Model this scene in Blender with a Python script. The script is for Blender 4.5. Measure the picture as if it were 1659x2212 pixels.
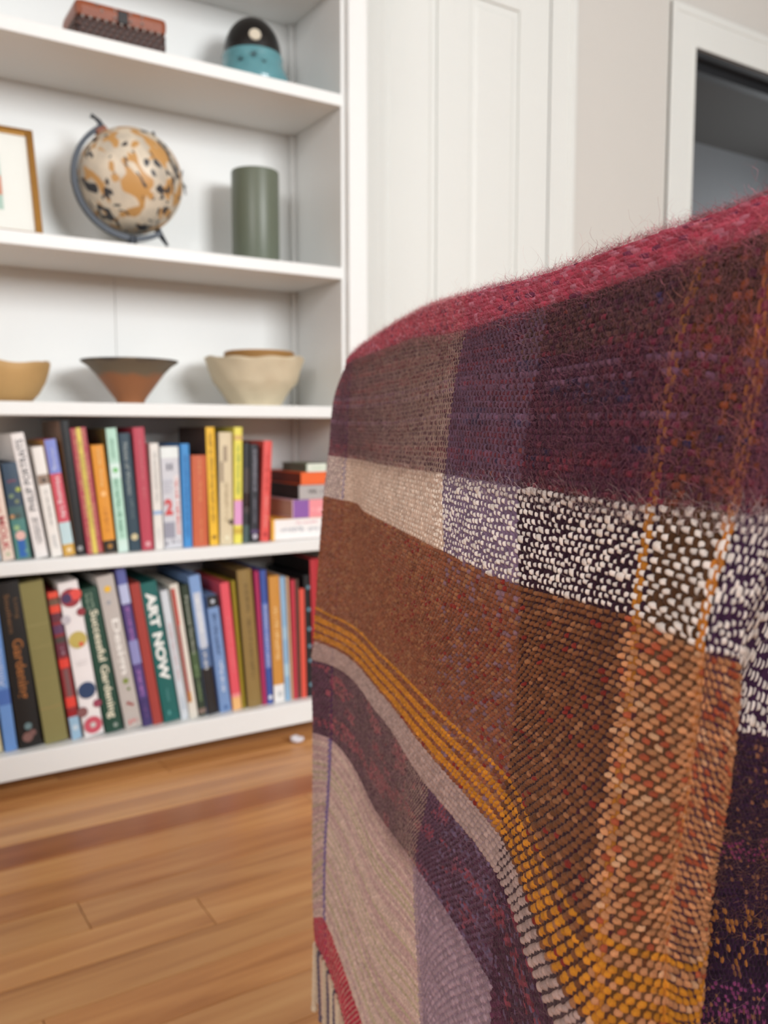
import bpy, bmesh, math, random
import numpy as np
from mathutils import Vector, Matrix, Euler

for o in list(bpy.data.objects): bpy.data.objects.remove(o)
SC = bpy.context.scene
COL = SC.collection
random.seed(7)
RNG = np.random.default_rng(11)

# ------------------------------------------------------------------ camera
YAW, PITCH, FPX, CX, CY = math.radians(32.4), math.radians(5.35), 1880.0, 829.5, 1106.0
CAM = Vector((0, 0, .70))
cd = bpy.data.cameras.new('camera'); cam = bpy.data.objects.new('camera', cd); COL.objects.link(cam)
cam.location = CAM
cam.rotation_euler = (math.pi/2 - PITCH, 0, -YAW)
cd.sensor_fit = 'AUTO'; cd.sensor_width = 36; cd.lens = 36*FPX/2212
cd.clip_start = .02
cd.dof.use_dof = True; cd.dof.focus_distance = .42; cd.dof.aperture_fstop = 10.2
SC.camera = cam

# ------------------------------------------------------------------ light
W = bpy.data.worlds.new('world'); SC.world = W; W.use_nodes = True
W.node_tree.nodes['Background'].inputs[0].default_value = (.96, .98, 1, 1)
W.node_tree.nodes['Background'].inputs[1].default_value = .24
def area_light(name, loc, aim, sx, sy, power, colour):
    l = bpy.data.lights.new(name, 'AREA'); l.shape = 'RECTANGLE'; l.size = sx; l.size_y = sy
    l.energy = power; l.color = colour
    o = bpy.data.objects.new(name, l); COL.objects.link(o); o.location = loc
    o.rotation_euler = (Vector(aim) - Vector(loc)).to_track_quat('-Z', 'Y').to_euler()
area_light('window_light_right', (1.8, -2.4, 1.95), (.5, 1.5, .8), 1.5, 1.3, 116, (.965, .99, 1))
area_light('window_light_left', (-2.3, -1.9, 1.95), (.3, 1.6, .8), 1.6, 1.3, 66, (1, .985, .985))

area_light('hall_fill_light', (4.5, 2.55, .8), (2.5, 2.8, .9), 1.5, 1.7, 34, (.94, .97, 1))  # added fill that brightens the dim hall, its source is unseen

VS = SC.view_settings
SC.display_settings.display_device = 'sRGB'
VS.view_transform = 'Standard'; VS.look = 'None'; VS.gamma = 1; VS.exposure = 0.07
VS.use_curve_mapping = False

# ------------------------------------------------------------------ helpers
FW = Vector((math.sin(YAW)*math.cos(PITCH), math.cos(YAW)*math.cos(PITCH), -math.sin(PITCH)))
RT = Vector((math.cos(YAW), -math.sin(YAW), 0)); UP = RT.cross(FW)
def at(px, py, Y):
    d = FW + RT*((px-CX)/FPX) - UP*((py-CY)/FPX)
    return CAM + d*(Y/d.y)
def at_floor(px, py, Z=0):
    d = FW + RT*((px-CX)/FPX) - UP*((py-CY)/FPX)
    return CAM + d*((Z-CAM.z)/d.z)
def lin1(c):
    c /= 255.
    return c/12.92 if c <= .04045 else ((c+.055)/1.055)**2.4
def lin(c): return tuple(lin1(x) for x in c)

MATS = {}
def mat(col, rough=.55, var=.06, scale=30, bump=.0, metal=0, sheen=0, coat=0, stretch=None, key=None):
    k = (tuple(col), rough, var, scale, bump, metal, sheen, coat, stretch)
    if k in MATS: return MATS[k]
    m = bpy.data.materials.new('surface_%d_%d_%d' % tuple(int(c) for c in col)); m.use_nodes = True
    nt = m.node_tree; N = nt.nodes; L = nt.links; b = N['Principled BSDF']
    b.inputs['Roughness'].default_value = rough; b.inputs['Metallic'].default_value = metal
    b.inputs['Sheen Weight'].default_value = sheen; b.inputs['Coat Weight'].default_value = coat
    tc = N.new('ShaderNodeTexCoord'); mp = N.new('ShaderNodeMapping')
    if stretch: mp.inputs['Scale'].default_value = stretch
    L.new(tc.outputs['Object'], mp.inputs['Vector'])
    nz = N.new('ShaderNodeTexNoise'); nz.inputs['Scale'].default_value = scale; nz.inputs['Detail'].default_value = 4
    L.new(mp.outputs[0], nz.inputs['Vector'])
    mx = N.new('ShaderNodeMix'); mx.data_type = 'RGBA'
    c = lin(col)
    mx.inputs['A'].default_value = (*[x*(1-var) for x in c], 1)
    mx.inputs['B'].default_value = (*[min(1, x*(1+var)) for x in c], 1)
    L.new(nz.outputs['Fac'], mx.inputs['Factor']); L.new(mx.outputs['Result'], b.inputs['Base Color'])
    if bump:
        bp = N.new('ShaderNodeBump'); bp.inputs['Strength'].default_value = bump; bp.inputs['Distance'].default_value = .003
        L.new(nz.outputs['Fac'], bp.inputs['Height']); L.new(bp.outputs[0], b.inputs['Normal'])
    MATS[k] = m
    return m

def attr_mat(name, rough=.9, sheen=.07, fibre=True):
    m = bpy.data.materials.new(name); m.use_nodes = True
    nt = m.node_tree; N = nt.nodes; L = nt.links; b = N['Principled BSDF']
    b.inputs['Roughness'].default_value = rough; b.inputs['Sheen Weight'].default_value = sheen
    b.inputs['Sheen Roughness'].default_value = .5; b.inputs['Specular IOR Level'].default_value = .12
    a = N.new('ShaderNodeAttribute'); a.attribute_name = 'col'
    tc = N.new('ShaderNodeTexCoord')
    nz = N.new('ShaderNodeTexNoise'); nz.inputs['Scale'].default_value = 1600; nz.inputs['Detail'].default_value = 3
    L.new(tc.outputs['Object'], nz.inputs['Vector'])
    mr = N.new('ShaderNodeMapRange'); mr.inputs[3].default_value = .72; mr.inputs[4].default_value = 1.28
    L.new(nz.outputs['Fac'], mr.inputs[0])
    mx = N.new('ShaderNodeMix'); mx.data_type = 'RGBA'; mx.blend_type = 'MULTIPLY'; mx.inputs['Factor'].default_value = 1
    L.new(a.outputs['Color'], mx.inputs['A']); L.new(mr.outputs[0], mx.inputs['B'])
    L.new(mx.outputs['Result'], b.inputs['Base Color'])
    bp = N.new('ShaderNodeBump'); bp.inputs['Strength'].default_value = .5; bp.inputs['Distance'].default_value = .0006
    L.new(nz.outputs['Fac'], bp.inputs['Height']); L.new(bp.outputs[0], b.inputs['Normal'])
    return m

def link(name, me, m=None, parent=None, loc=None):
    o = bpy.data.objects.new(name, me); COL.objects.link(o)
    if m is not None and me is not None and not me.materials: me.materials.append(m)
    if parent: o.parent = parent
    if loc is not None: o.location = loc
    return o
def obj(name, bm, m, parent=None, smooth=False, loc=None):
    me = bpy.data.meshes.new(name); bmesh.ops.recalc_face_normals(bm, faces=bm.faces)
    if smooth:
        for f in bm.faces: f.smooth = True
    bm.to_mesh(me); bm.free()
    if smooth: me.set_sharp_from_angle(angle=math.radians(40))
    return link(name, me, m, parent, loc)
def thing(name, label, cat, loc=(0, 0, 0), group=None, rot=(0, 0, 0)):
    o = bpy.data.objects.new(name, None); COL.objects.link(o); o.empty_display_size = .05
    o.location = loc; o.rotation_euler = rot
    return tag(o, label, cat, group)
def tag(o, label, cat, group=None):
    o['label'] = label; o['category'] = cat
    if group: o['group'] = group
    return o
def struct(o): o['kind'] = 'structure'; return o
def box(bm, lo, hi, bev=0):
    vs = [bm.verts.new((x, y, z)) for x in (lo[0], hi[0]) for y in (lo[1], hi[1]) for z in (lo[2], hi[2])]
    fs = [bm.faces.new([vs[i] for i in q]) for q in ((0, 1, 3, 2), (4, 6, 7, 5), (0, 4, 5, 1), (2, 3, 7, 6), (0, 2, 6, 4), (1, 5, 7, 3))]
    if bev:
        es = list({e for f in fs for e in f.edges})
        bmesh.ops.recalc_face_normals(bm, faces=fs)
        bmesh.ops.bevel(bm, geom=es, offset=bev, segments=2, affect='EDGES', profile=.6)
    return bm
def bx(lo, hi, bev=0): return box(bmesh.new(), lo, hi, bev)
def lathe(prof, n=48, bm=None, wob=None):
    bm = bm or bmesh.new(); rings = []
    for k, (r, z) in enumerate(prof):
        ring = []
        for i in range(n):
            a = 2*math.pi*i/n
            rr, zz = (r, z) if wob is None else wob(k, a, r, z)
            ring.append(bm.verts.new((rr*math.cos(a), rr*math.sin(a), zz)))
        rings.append(ring)
    for A, B in zip(rings, rings[1:]):
        for i in range(n): bm.faces.new((A[i], A[(i+1) % n], B[(i+1) % n], B[i]))
    for R, z in ((rings[0], 0), (rings[-1], 1)):
        if prof[-1 if z else 0][0] < .02 or True:
            c = bm.verts.new(sum((v.co for v in R), Vector())/n)
            for i in range(n): bm.faces.new((R[i], R[(i+1) % n], c))
    return bm
def tube(bm, pts, rad, n=8):
    pts = [Vector(p) for p in pts]; rings = []
    rads = rad if isinstance(rad, (list, tuple)) else [rad]*len(pts)
    for i, p in enumerate(pts):
        t = (pts[min(i+1, len(pts)-1)] - pts[max(i-1, 0)]).normalized()
        a = t.orthogonal().normalized() if i == 0 else (prev - t*prev.dot(t)).normalized()
        prev = a; b = t.cross(a)
        rings.append([bm.verts.new(p + (a*math.cos(2*math.pi*k/n) + b*math.sin(2*math.pi*k/n))*rads[i]) for k in range(n)])
    for A, B in zip(rings, rings[1:]):
        for k in range(n): bm.faces.new((A[k], A[(k+1) % n], B[(k+1) % n], B[k]))
    bm.faces.new(rings[0]); bm.faces.new(rings[-1])
    return bm
def disc(bm, cx, cz, r, y, n=20, rz=None):
    bm.faces.new([bm.verts.new((cx + r*math.cos(2*math.pi*i/n), y, cz + (rz or r)*math.sin(2*math.pi*i/n))) for i in range(n)])
    return bm

_TXT = {}
def text_mesh(s, bold):
    if (s, bold) not in _TXT:
        c = bpy.data.curves.new('lettering', 'FONT'); c.body = s; c.offset = bold; c.resolution_u = 3
        o = bpy.data.objects.new('lettering', c); COL.objects.link(o)
        dg = bpy.context.evaluated_depsgraph_get()
        me = bpy.data.meshes.new_from_object(o.evaluated_get(dg))
        P = np.array([v.co[:] for v in me.vertices]); F = [tuple(p.vertices) for p in me.polygons]
        bpy.data.objects.remove(o); bpy.data.curves.remove(c); bpy.data.meshes.remove(me)
        _TXT[(s, bold)] = (P, F)
    return _TXT[(s, bold)]
def lettering(s, length, height, bold, x, z, y, way, col, parent, name='title'):
    """flat lettering printed on a spine; centre at (x, z); way: 'd' down, 'u' up, 'h' across"""
    P, F = text_mesh(s, bold)
    P = P.copy(); lo, hi = P.min(0), P.max(0); P = (P - (lo+hi)/2)
    P[:, 0] *= length/(hi[0]-lo[0]); P[:, 1] *= height/(hi[1]-lo[1])
    X, Yv = P[:, 0], P[:, 1]
    if way == 'd': V = [(x+b, y, z-a) for a, b in zip(X, Yv)]
    elif way == 'u': V = [(x-b, y, z+a) for a, b in zip(X, Yv)]
    else: V = [(x+a, y, z+b) for a, b in zip(X, Yv)]
    me = bpy.data.meshes.new(name); me.from_pydata(V, [], F)
    return link(name, me, mat(col, .6, .02), parent)
def print_bars(x0, x1, z0, z1, y, col, parent, along='z', seed=1):
    """a line of print too small to read: a row of small strokes"""
    r = random.Random(seed); bm = bmesh.new()
    a0, a1 = (z0, z1) if along == 'z' else (x0, x1)
    b0, b1 = (x0, x1) if along == 'z' else (z0, z1)
    p = a0; w = (b1-b0)
    while p < a1:
        s = w*r.uniform(.16, .34); q = min(a1, p+s)
        lo = b0 + w*r.choice((0, 0, .3)); hi = b1 - w*r.choice((0, .25, .3))
        if r.random() > .14:
            c = [(lo, p), (hi, p), (hi, q), (lo, q)]
            vs = [bm.verts.new((u, y, t) if along == 'z' else (t, y, u)) for u, t in c]
            bm.faces.new(vs)
        p = q + w*r.uniform(.12, .22)
    return obj('title', bm, mat(col, .6, .02), parent)

# ------------------------------------------------------------------ setting
WHITE = mat((232, 233, 231), .42, .012, 6)
WHITE2 = mat((226, 228, 224), .5, .012, 6)
WALLC = mat((209, 206, 200), .75, .012, 9, bump=.05)
YW = 1.98          # wall plane
# floor and its boards
fl = struct(obj('floor', bx((-16, -16, -.04), (16, 12, -.012)), mat((70, 42, 22), .8)))
def plank_mat():
    m = bpy.data.materials.new('oak_boards'); m.use_nodes = True
    nt = m.node_tree; N = nt.nodes; L = nt.links; b = N['Principled BSDF']
    b.inputs['Roughness'].default_value = .34; b.inputs['Coat Weight'].default_value = .12; b.inputs['Coat Roughness'].default_value = .25
    oi = N.new('ShaderNodeObjectInfo'); tc = N.new('ShaderNodeTexCoord'); mp = N.new('ShaderNodeMapping')
    mp.inputs['Scale'].default_value = (1.6, 26, 26)
    ad = N.new('ShaderNodeVectorMath'); ad.operation = 'ADD'
    sc = N.new('ShaderNodeVectorMath'); sc.operation = 'SCALE'; sc.inputs['Scale'].default_value = 17
    cb = N.new('ShaderNodeCombineXYZ')
    for k in range(3): L.new(oi.outputs['Random'], cb.inputs[k])
    L.new(cb.outputs[0], sc.inputs[0]); L.new(tc.outputs['Object'], mp.inputs['Vector'])
    L.new(mp.outputs[0], ad.inputs[0]); L.new(sc.outputs[0], ad.inputs[1])
    nz = N.new('ShaderNodeTexNoise'); nz.inputs['Scale'].default_value = 1.1; nz.inputs['Detail'].default_value = 6; nz.inputs['Distortion'].default_value = .7
    L.new(ad.outputs[0], nz.inputs['Vector'])
    cr = N.new('ShaderNodeValToRGB'); e = cr.color_ramp.elements
    e[0].position = .25; e[0].color = (*lin((170, 112, 64)), 1); e[1].position = .78; e[1].color = (*lin((228, 178, 122)), 1)
    k = e.new(.5); k.color = (*lin((208, 152, 98)), 1)
    L.new(nz.outputs['Fac'], cr.inputs[0])
    mx = N.new('ShaderNodeMix'); mx.data_type = 'RGBA'; mx.blend_type = 'MULTIPLY'; mx.inputs['Factor'].default_value = 1
    L.new(cr.outputs[0], mx.inputs['A']); L.new(oi.outputs['Color'], mx.inputs['B']); L.new(mx.outputs['Result'], b.inputs['Base Color'])
    bp = N.new('ShaderNodeBump'); bp.inputs['Strength'].default_value = .08; bp.inputs['Distance'].default_value = .002
    L.new(nz.outputs['Fac'], bp.inputs['Height']); L.new(bp.outputs[0], b.inputs['Normal'])
    return m
PM = plank_mat()
PW = .082
pl_me = {}
TINTS = [(1, .97, .9), (.98, .93, .84), (.94, .92, .88), (1, .94, .82), (.9, .82, .74), (.97, .9, .8), (.95, .95, .9)]
def plank(x0, L_, y0, tint=None, w=PW):
    k = (round(L_, 2), w)
    if k not in pl_me:
        bm = bx((0, .0007, -.012), (k[0]-.0012, w-.0007, 0), .0011)
        me = bpy.data.meshes.new('plank'); bmesh.ops.recalc_face_normals(bm, faces=bm.faces); bm.to_mesh(me); bm.free(); me.materials.append(PM); pl_me[k] = me
    o = link('plank', pl_me[k], None, fl, (x0, y0, 0))
    o.color = (*rr.choice(TINTS), 1) if tint is None else (*tint, 1); return o
rr = random.Random(5)
RED = at_floor(335, 1768)        # one row of redder boards runs here
for r in range(34):
    y0 = 1.945 - (r+1)*PW
    x = -1.5 + rr.uniform(-.5, 0)
    red_row = y0 < RED.y < y0+PW
    if r > 24: lens = (1.6, 2.0, 2.4)
    else: lens = (.7, .9, 1.1, 1.4)
    while x < 2.9:
        L_ = rr.choice(lens); plank(x, L_, y0, (.60, .40, .29) if red_row else None); x += L_

# wall with a closet opening and a doorway
DX0, DX1, DZ = 1.125, 1.822, 2.03
OX0, OX1, OZ = 2.459, 3.28, 1.949
bm = bmesh.new()
box(bm, (-2.6, YW, 0), (DX0, YW+.12, 2.7)); box(bm, (DX0, YW, DZ), (DX1, YW+.12, 2.7)); box(bm, (DX1, YW, 0), (OX0, YW+.12, 2.7))
box(bm, (OX0, YW, OZ), (OX1, YW+.12, 2.7)); box(bm, (OX1, YW, 0), (4.6, YW+.12, 2.7))
struct(obj('wall_back', bm, WALLC))
struct(obj('ceiling', bx((-2.6, -2.6, 2.7), (4.6, 2.1, 2.78)), mat((238, 237, 234), .8, .01)))
# the room behind the doorway
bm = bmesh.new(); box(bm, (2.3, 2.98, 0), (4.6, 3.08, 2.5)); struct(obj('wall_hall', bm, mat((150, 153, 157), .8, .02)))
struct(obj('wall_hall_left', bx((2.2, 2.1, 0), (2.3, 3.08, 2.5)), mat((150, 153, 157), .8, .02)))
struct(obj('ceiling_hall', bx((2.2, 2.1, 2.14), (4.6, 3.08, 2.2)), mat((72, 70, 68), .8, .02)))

# casings, mitred look: flat board with a raised outer band and an inner bead
def casing(name, x0, x1, z1, w):
    bm = bmesh.new(); y = YW
    for (a, b) in ((x0-w, x0), (x1, x1+w)):
        o, i = (a, b) if a < x0 else (b, a); s = 1 if a < x0 else -1
        box(bm, (a, y-.0125, 0), (b, y+.001, z1+w), .001)
        lo, hi = sorted((o, o+s*.026)); box(bm, (lo, y-.0165, 0), (hi, y-.001, z1+w), .004)
        lo, hi = sorted((i, i-s*.014)); box(bm, (lo, y-.0150, 0), (hi, y-.001, z1+.014), .003)
    box(bm, (x0, y-.0125, z1), (x1, y+.001, z1+w), .001)
    box(bm, (x0-w+.026, y-.016, z1+w-.026), (x1+w-.026, y-.001, z1+w), .004)
    box(bm, (x0-.014, y-.0145, z1), (x1+.014, y-.001, z1+.014), .003)
    return struct(obj(name, bm, WHITE2))
casing('trim_1', DX0, DX1, DZ, .103)
casing('trim_2', OX0, OX1, OZ, .12)
bm = bmesh.new()
box(bm, (OX0, YW, 0), (OX0+.002, YW+.13, OZ)); box(bm, (OX1-.002, YW, 0), (OX1, YW+.13, OZ)); box(bm, (OX0, YW, OZ-.003), (OX1, YW+.13, OZ))
box(bm, (OX0, YW+.05, OZ-.035), (OX1, YW+.085, OZ)); box(bm, (OX0, YW+.05, 0), (OX0+.012, YW+.085, OZ)); box(bm, (OX1-.012, YW+.05, 0), (OX1, YW+.085, OZ))
struct(obj('trim_3', bm, mat((34, 35, 38), .5)))  # jamb and stops near black: the header's shade put into their colour

# panelled closet door
dr = struct(obj('door_1', bx((DX0+.003, YW-.0045, .008), (DX1-.0022, YW+.038, DZ-.003)), WHITE2))
def member(name, lo, hi): return obj(name, bx(lo, hi, .0035), WHITE2, dr)
for a, b in ((DX0+.003, 1.243), (1.419, 1.529), (1.704, DX1-.0022)): member('stile', (a, YW-.012, .008), (b, YW+.006, DZ-.003))
zr = [(.008, .24), (.80, .95), (1.877, DZ-.003)]
for a, b in ((1.243, 1.419), (1.529, 1.704)):
    for z0, z1 in zr: member('rail', (a-.001, YW-.012, z0), (b+.001, YW+.006, z1))
    for z0, z1 in ((.24, .80), (.95, 1.877)):
        bm = bmesh.new(); m_ = .016; w_ = .01
        loops = []
        for q, yy in ((.002, YW-.006), (m_, YW-.0055), (m_+w_, YW-.009)):
            loops.append([bm.verts.new((x, yy, z)) for x, z in ((a+q, z0+q), (b-q, z0+q), (b-q, z1-q), (a+q, z1-q))])
        for A, B in zip(loops, loops[1:]):
            for i in range(4): bm.faces.new((A[i], A[(i+1) % 4], B[(i+1) % 4], B[i]))
        bm.faces.new(loops[-1]); obj('panel', bm, WHITE2, dr)

# ------------------------------------------------------------------ bookcase
YF = 1.73
SH = dict(s0=(1.664, 1.690), s1=(1.410, 1.436), s2=(1.037, 1.063), s3=(.728, .754), s4=(.429, .455), s5=(.036, .085))
XL, XR = -.42, .988
bc = thing('bookcase', 'white built-in bookcase with open shelves of books and ornaments against the wall', 'bookcase', (0, YF, 0))
def bpart(name, lo, hi, bev=.002, m=WHITE): return obj(name, bx((lo[0], lo[1]-YF, lo[2]), (hi[0], hi[1]-YF, hi[2]), bev), m, bc)
for k, (z0, z1) in SH.items():
    bpart('shelf', (XL, YF, z0), (XR-.0005, YW-.012, z1), .0025)
bpart('side_panel', (XR, YF+.004, .036), (1.03, YW, 2.2)); bpart('side_panel', (XL-.04, YF+.004, .036), (XL, YW, 2.2))
bpart('stile', (.9985, YF-.012, .036), (1.047, YF+.006, 2.2), .003); bpart('stile', (XL-.06, YF-.012, .036), (XL-.012, YF+.006, 2.2), .003)
xs = at(250, 700, 1.968).x
bpart('back_panel', (XL, 1.969, .745), (xs-.0004, YW, 1.045), .0006); bpart('back_panel', (xs+.0004, 1.9685, .745), (XR, YW, 1.045), .0006)
bpart('back_panel', (XL, 1.9685, 1.0455), (XR, YW, 2.2), .001); bpart('back_panel', (XL, 1.9685, .036), (XR, YW, .7445), .001)
bpart('top_board', (XL-.06, YF-.012, 2.2), (1.047, YW, 2.24))
bpart('toe_kick', (XL, 1.925, 0), (XR+.03, 1.945, .036), 0)
ks = list(SH.values())
for (a, _), (_, b) in zip(ks, ks[1:]):
    bpart('corner_strip', (XR-.013, 1.953, b+.0005), (XR-.0005, 1.9675, a-.0005), .002)
sp = at_floor(640, 1597, .006)
bm = bmesh.new(); bmesh.ops.create_icosphere(bm, subdivisions=2, radius=1)
for v in bm.verts:
    q = v.co; v.co = Vector((q.x*.014, q.y*.02, q.z*.0085+.0075))*(1+.22*math.sin(9*q.x+5*q.y)*math.cos(7*q.z))
tag(obj('paper_scrap', bm, mat((225, 222, 228), .6), smooth=True, loc=(sp.x, sp.y, .001)), 'small crumpled white scrap lying on the wooden floor beneath the bookcase', 'scrap')

# ------------------------------------------------------------------ books
PAGES = mat((214, 200, 182), .8, .10, 90, stretch=(18, .3, .3))
YS = 1.757
def make_book(label, w, h, d, col, side=None, bands=(), titles=(), bars=(), dots=(), group=None, hard=True, bulge=.0014, rough=.45, name='book'):
    t = thing(name, label, 'book', group=group)
    cm = mat(col, rough, .05, 40); sm = mat(side, rough, .05, 40) if side else cm
    tk = min(.0022, w*.12); n = 6
    arc = [(w*i/n, -bulge*math.sin(math.pi*i/n)) for i in range(n+1)]
    outer = [(0, d)] + arc + [(w, d)]
    inner = [(w-tk, d), (w-tk, tk+.001), (tk, tk+.001), (tk, d)]
    # left board, spine, right board as one bent cover
    def extr(poly, z0, z1, name, m, par):
        bm = bmesh.new(); A = [bm.verts.new((x, y, z0)) for x, y in poly]; B = [bm.verts.new((x, y, z1)) for x, y in poly]; k = len(poly)
        for i in range(k): bm.faces.new((A[i], A[(i+1) % k], B[(i+1) % k], B[i]))
        bm.faces.new(A); bm.faces.new(B)
        bmesh.ops.triangulate(bm, faces=[f for f in bm.faces if len(f.verts) > 4])
        return obj(name, bm, m, par)
    cv = extr(outer+inner, 0, h, 'cover', cm, t)
    if side:
        cv.data.materials.append(sm)
        for p in cv.data.polygons:
            if abs(p.normal.x) > .9 and p.center.x < tk*.5 or (abs(p.normal.x) > .9 and p.center.x > w-tk*.5): p.material_index = 1
    ins = .003 if hard else .0003
    obj('pages', bx((tk+.0001, tk+.0012, ins), (w-tk-.0001, d-ins-.001, h-ins)), PAGES, t)
    for b in bands:
        z0, z1, c = b[:3]; x0, x1 = (b[3], b[4]) if len(b) > 3 else (0, 1)
        bm = bmesh.new(); e = .0004; pts = []
        for i in range(n+1):
            u = x0 + (x1-x0)*i/n
            pts.append((w*u, -bulge*math.sin(math.pi*u)-e))
        A = [bm.verts.new((x, y, z0*h)) for x, y in pts]; B = [bm.verts.new((x, y, z1*h)) for x, y in pts]
        for i in range(n): bm.faces.new((A[i], A[i+1], B[i+1], B[i]))
        obj('spine_band', bm, mat(c, rough, .05, 40), t)
    yt = -bulge-.0012
    for (s, z0, z1, wf, c, way, *xc) in titles:
        lettering(s, (z1-z0)*h if way != 'h' else wf*w, wf*w if way != 'h' else (z1-z0)*h, .02 if len(xc) < 2 else xc[1], w*(xc[0] if xc else .5), (z0+z1)/2*h, yt, way, c, t)
    for k, (x0, x1, z0, z1, c, *al) in enumerate(bars):
        print_bars(x0*w, x1*w, z0*h, z1*h, yt, c, t, al[0] if al else 'z', seed=k+int(h*1e4) + int(w*1e5))
    for kk, (cx, cz, r, c, *nm) in enumerate(dots):
        obj(nm[0] if nm else 'emblem', disc(bmesh.new(), cx*w, cz*h, r*w, yt-.00012*(kk+1)), mat(c, .5, .1, 120), t)
    return t

def shelf_book(base_z, bl, br, tlx, tly, label, col, d=.17, Y=YS, ybot=None, group=None, **kw):
    # the spine's lower left and upper left corners, found on the plane the spines stand in
    def yb(px):
        lo, hi = 900, 1900
        for _ in range(40):
            m_ = (lo+hi)/2
            if at(px, m_, Y).z > base_z: lo = m_
            else: hi = m_
        return lo
    A = at(bl, yb(bl), Y); B = at(br, yb(br), Y); T = at(tlx, tly, Y)
    th = math.atan2(T.x-A.x, T.z-base_z); h = math.hypot(T.x-A.x, T.z-base_z)
    w = (B.x-A.x)*math.cos(th)*.965
    o = make_book(label, w, h, d, col, group=group, **kw)
    o.rotation_euler = (0, th, 0)
    o.location = (A.x, Y, base_z + (w*math.sin(th) if th > 0 else 0) + .0003)
    return o

W_ = (235, 230, 226); K = (22, 22, 24)
G4, G5 = 'books on the upper book shelf', 'books on the bottom shelf'
z4, z5 = .455, .085
def b4(*a, **k): return shelf_book(z4, *a, group=G4, **k)
def b5(*a, **k): return shelf_book(z5, *a, group=G5, **k)

# --- upper row
b4(-22, 4, -60, 1052, 'pale blue-white book cut by the left edge of the upper book shelf', (205, 214, 222), hard=False)
b4(7, 33, -30, 1004, 'cream book with large pale red capitals, left of the teal illustrated book', (226, 205, 190), hard=False,
   titles=[('MOLK', .10, .46, .6, (186, 92, 92), 'd', .45, .02)], bars=[(.3, .6, .5, .9, (190, 120, 110))], dots=[(.5, .06, .2, (190, 190, 160))])
b4(36, 69, 3, 1002, 'dark teal book with a painted scene of figures on its spine', (52, 72, 92),
   bands=[(0, .42, (76, 128, 122)), (.42, .55, (70, 100, 100)), (.02, .2, (40, 96, 168), .25, .75)],
   bars=[(.2, .8, .80, .83, (150, 80, 98), 'x'), (.25, .75, .86, .88, (90, 105, 118), 'x')],
   dots=[(.82, .72, .17, (170, 180, 80)), (.3, .66, .16, (120, 140, 110)), (.62, .6, .14, (130, 140, 100)), (.5, .45, .22, (70, 80, 74)), (.33, .33, .2, (150, 180, 130)), (.5, .245, .34, (222, 180, 170)), (.75, .08, .12, (110, 160, 150)), (.15, .45, .15, (190, 140, 90))])
b4(78, 106, 23, 938, 'tall white book titled in grey capitals running up its spine', (232, 226, 223), hard=True,
   titles=[('PHILIP PORTRAITS', .38, .95, .56, (104, 102, 104), 'u', .52, .012)], bars=[(.3, .5, .1, .33, (110, 108, 110)), (.55, .75, .1, .33, (110, 108, 110))])
b4(113, 137, 69, 967, 'white paperback with a small brown photo high on its spine', (233, 228, 222), hard=False,
   bands=[(.66, .75, (150, 128, 112))], dots=[(.5, .7, .2, (70, 60, 52))], bars=[(.4, .65, .28, .62, (150, 148, 145)), (.35, .7, .08, .2, (190, 190, 190))])
b4(139, 164, 95, 951, 'book with blue, pink, pale blue and ochre spine blocks', (206, 82, 98), side=(196, 140, 60), hard=False,
   bands=[(.71, 1, (126, 138, 206)), (.10, .29, (190, 214, 218)), (0, .10, (206, 160, 72))],
   titles=[('Housing Life', .33, .68, .5, (240, 220, 222), 'd', .5, .01)], bars=[(.4, .7, .76, .93, (185, 190, 215))], dots=[(.5, .05, .2, (240, 220, 180)), (.4, .75, .16, (175, 185, 225))])
b4(166, 186, 128, 909, 'tallest thin black book of the upper row with a tan cover side', (24, 24, 26), side=(150, 126, 108),
   bars=[(.35, .65, .5, .9, (60, 60, 62))], dots=[(.45, .05, .3, (150, 150, 150))])
b4(190, 224, 151, 926, 'crimson book with a yellow zigzag band down its spine', (172, 62, 80),
   bands=[(.0, 1, (205, 180, 92), .34, .66), (0, 1, (226, 206, 86), .42, .58)],
   bars=[(.12, .34, .01, .99, (214, 150, 120)), (.66, .88, .01, .99, (214, 150, 120)), (.42, .58, .2, .9, (168, 150, 70))])
b4(226, 253, 196, 963, 'orange book with a black foot on its spine', (222, 148, 46), hard=True, bands=[(0, .115, (30, 26, 22))],
   titles=[('Gods  Rising', .62, .96, .3, (240, 200, 130), 'd', .5, .01)], bars=[(.35, .65, .2, .42, (190, 120, 40))], dots=[(.5, .06, .2, (170, 120, 50)), (.5, .55, .22, (245, 190, 120))])
b4(256, 279, 228, 926, 'pale mint green book with a bright green dot', (182, 220, 202), side=(112, 104, 58),
   bars=[(.3, .65, .12, .6, (96, 150, 122)), (.3, .65, .76, .92, (140, 182, 160))], dots=[(.5, .665, .24, (110, 190, 110))], bands=[(.6, .72, (214, 236, 228)), (0, .1, (205, 228, 218))])
b4(281, 306, 255, 937, 'dark slate blue book with a gold sun emblem near the foot', (44, 66, 80),
   titles=[('Notes of Women', .48, .92, .36, (172, 182, 180), 'd', .5, .0)], bars=[(.4, .65, .28, .46, (110, 126, 130))], dots=[(.5, .12, .3, (206, 192, 150))])
b4(308, 333, 286, 924, 'crimson book with tone-on-tone title beside a thin white book', (184, 66, 84),
   bars=[(.4, .68, .42, .9, (206, 110, 120))], dots=[(.5, .05, .24, (220, 160, 165))])
b4(336, 355, 323, 958, 'thin white book with a blue stripe across the lower spine', (228, 224, 218), hard=False, bands=[(.33, .365, (150, 178, 214))],
   bars=[(.35, .65, .45, .93, (176, 174, 170)), (.4, .6, .06, .2, (200, 200, 205))])
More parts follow.
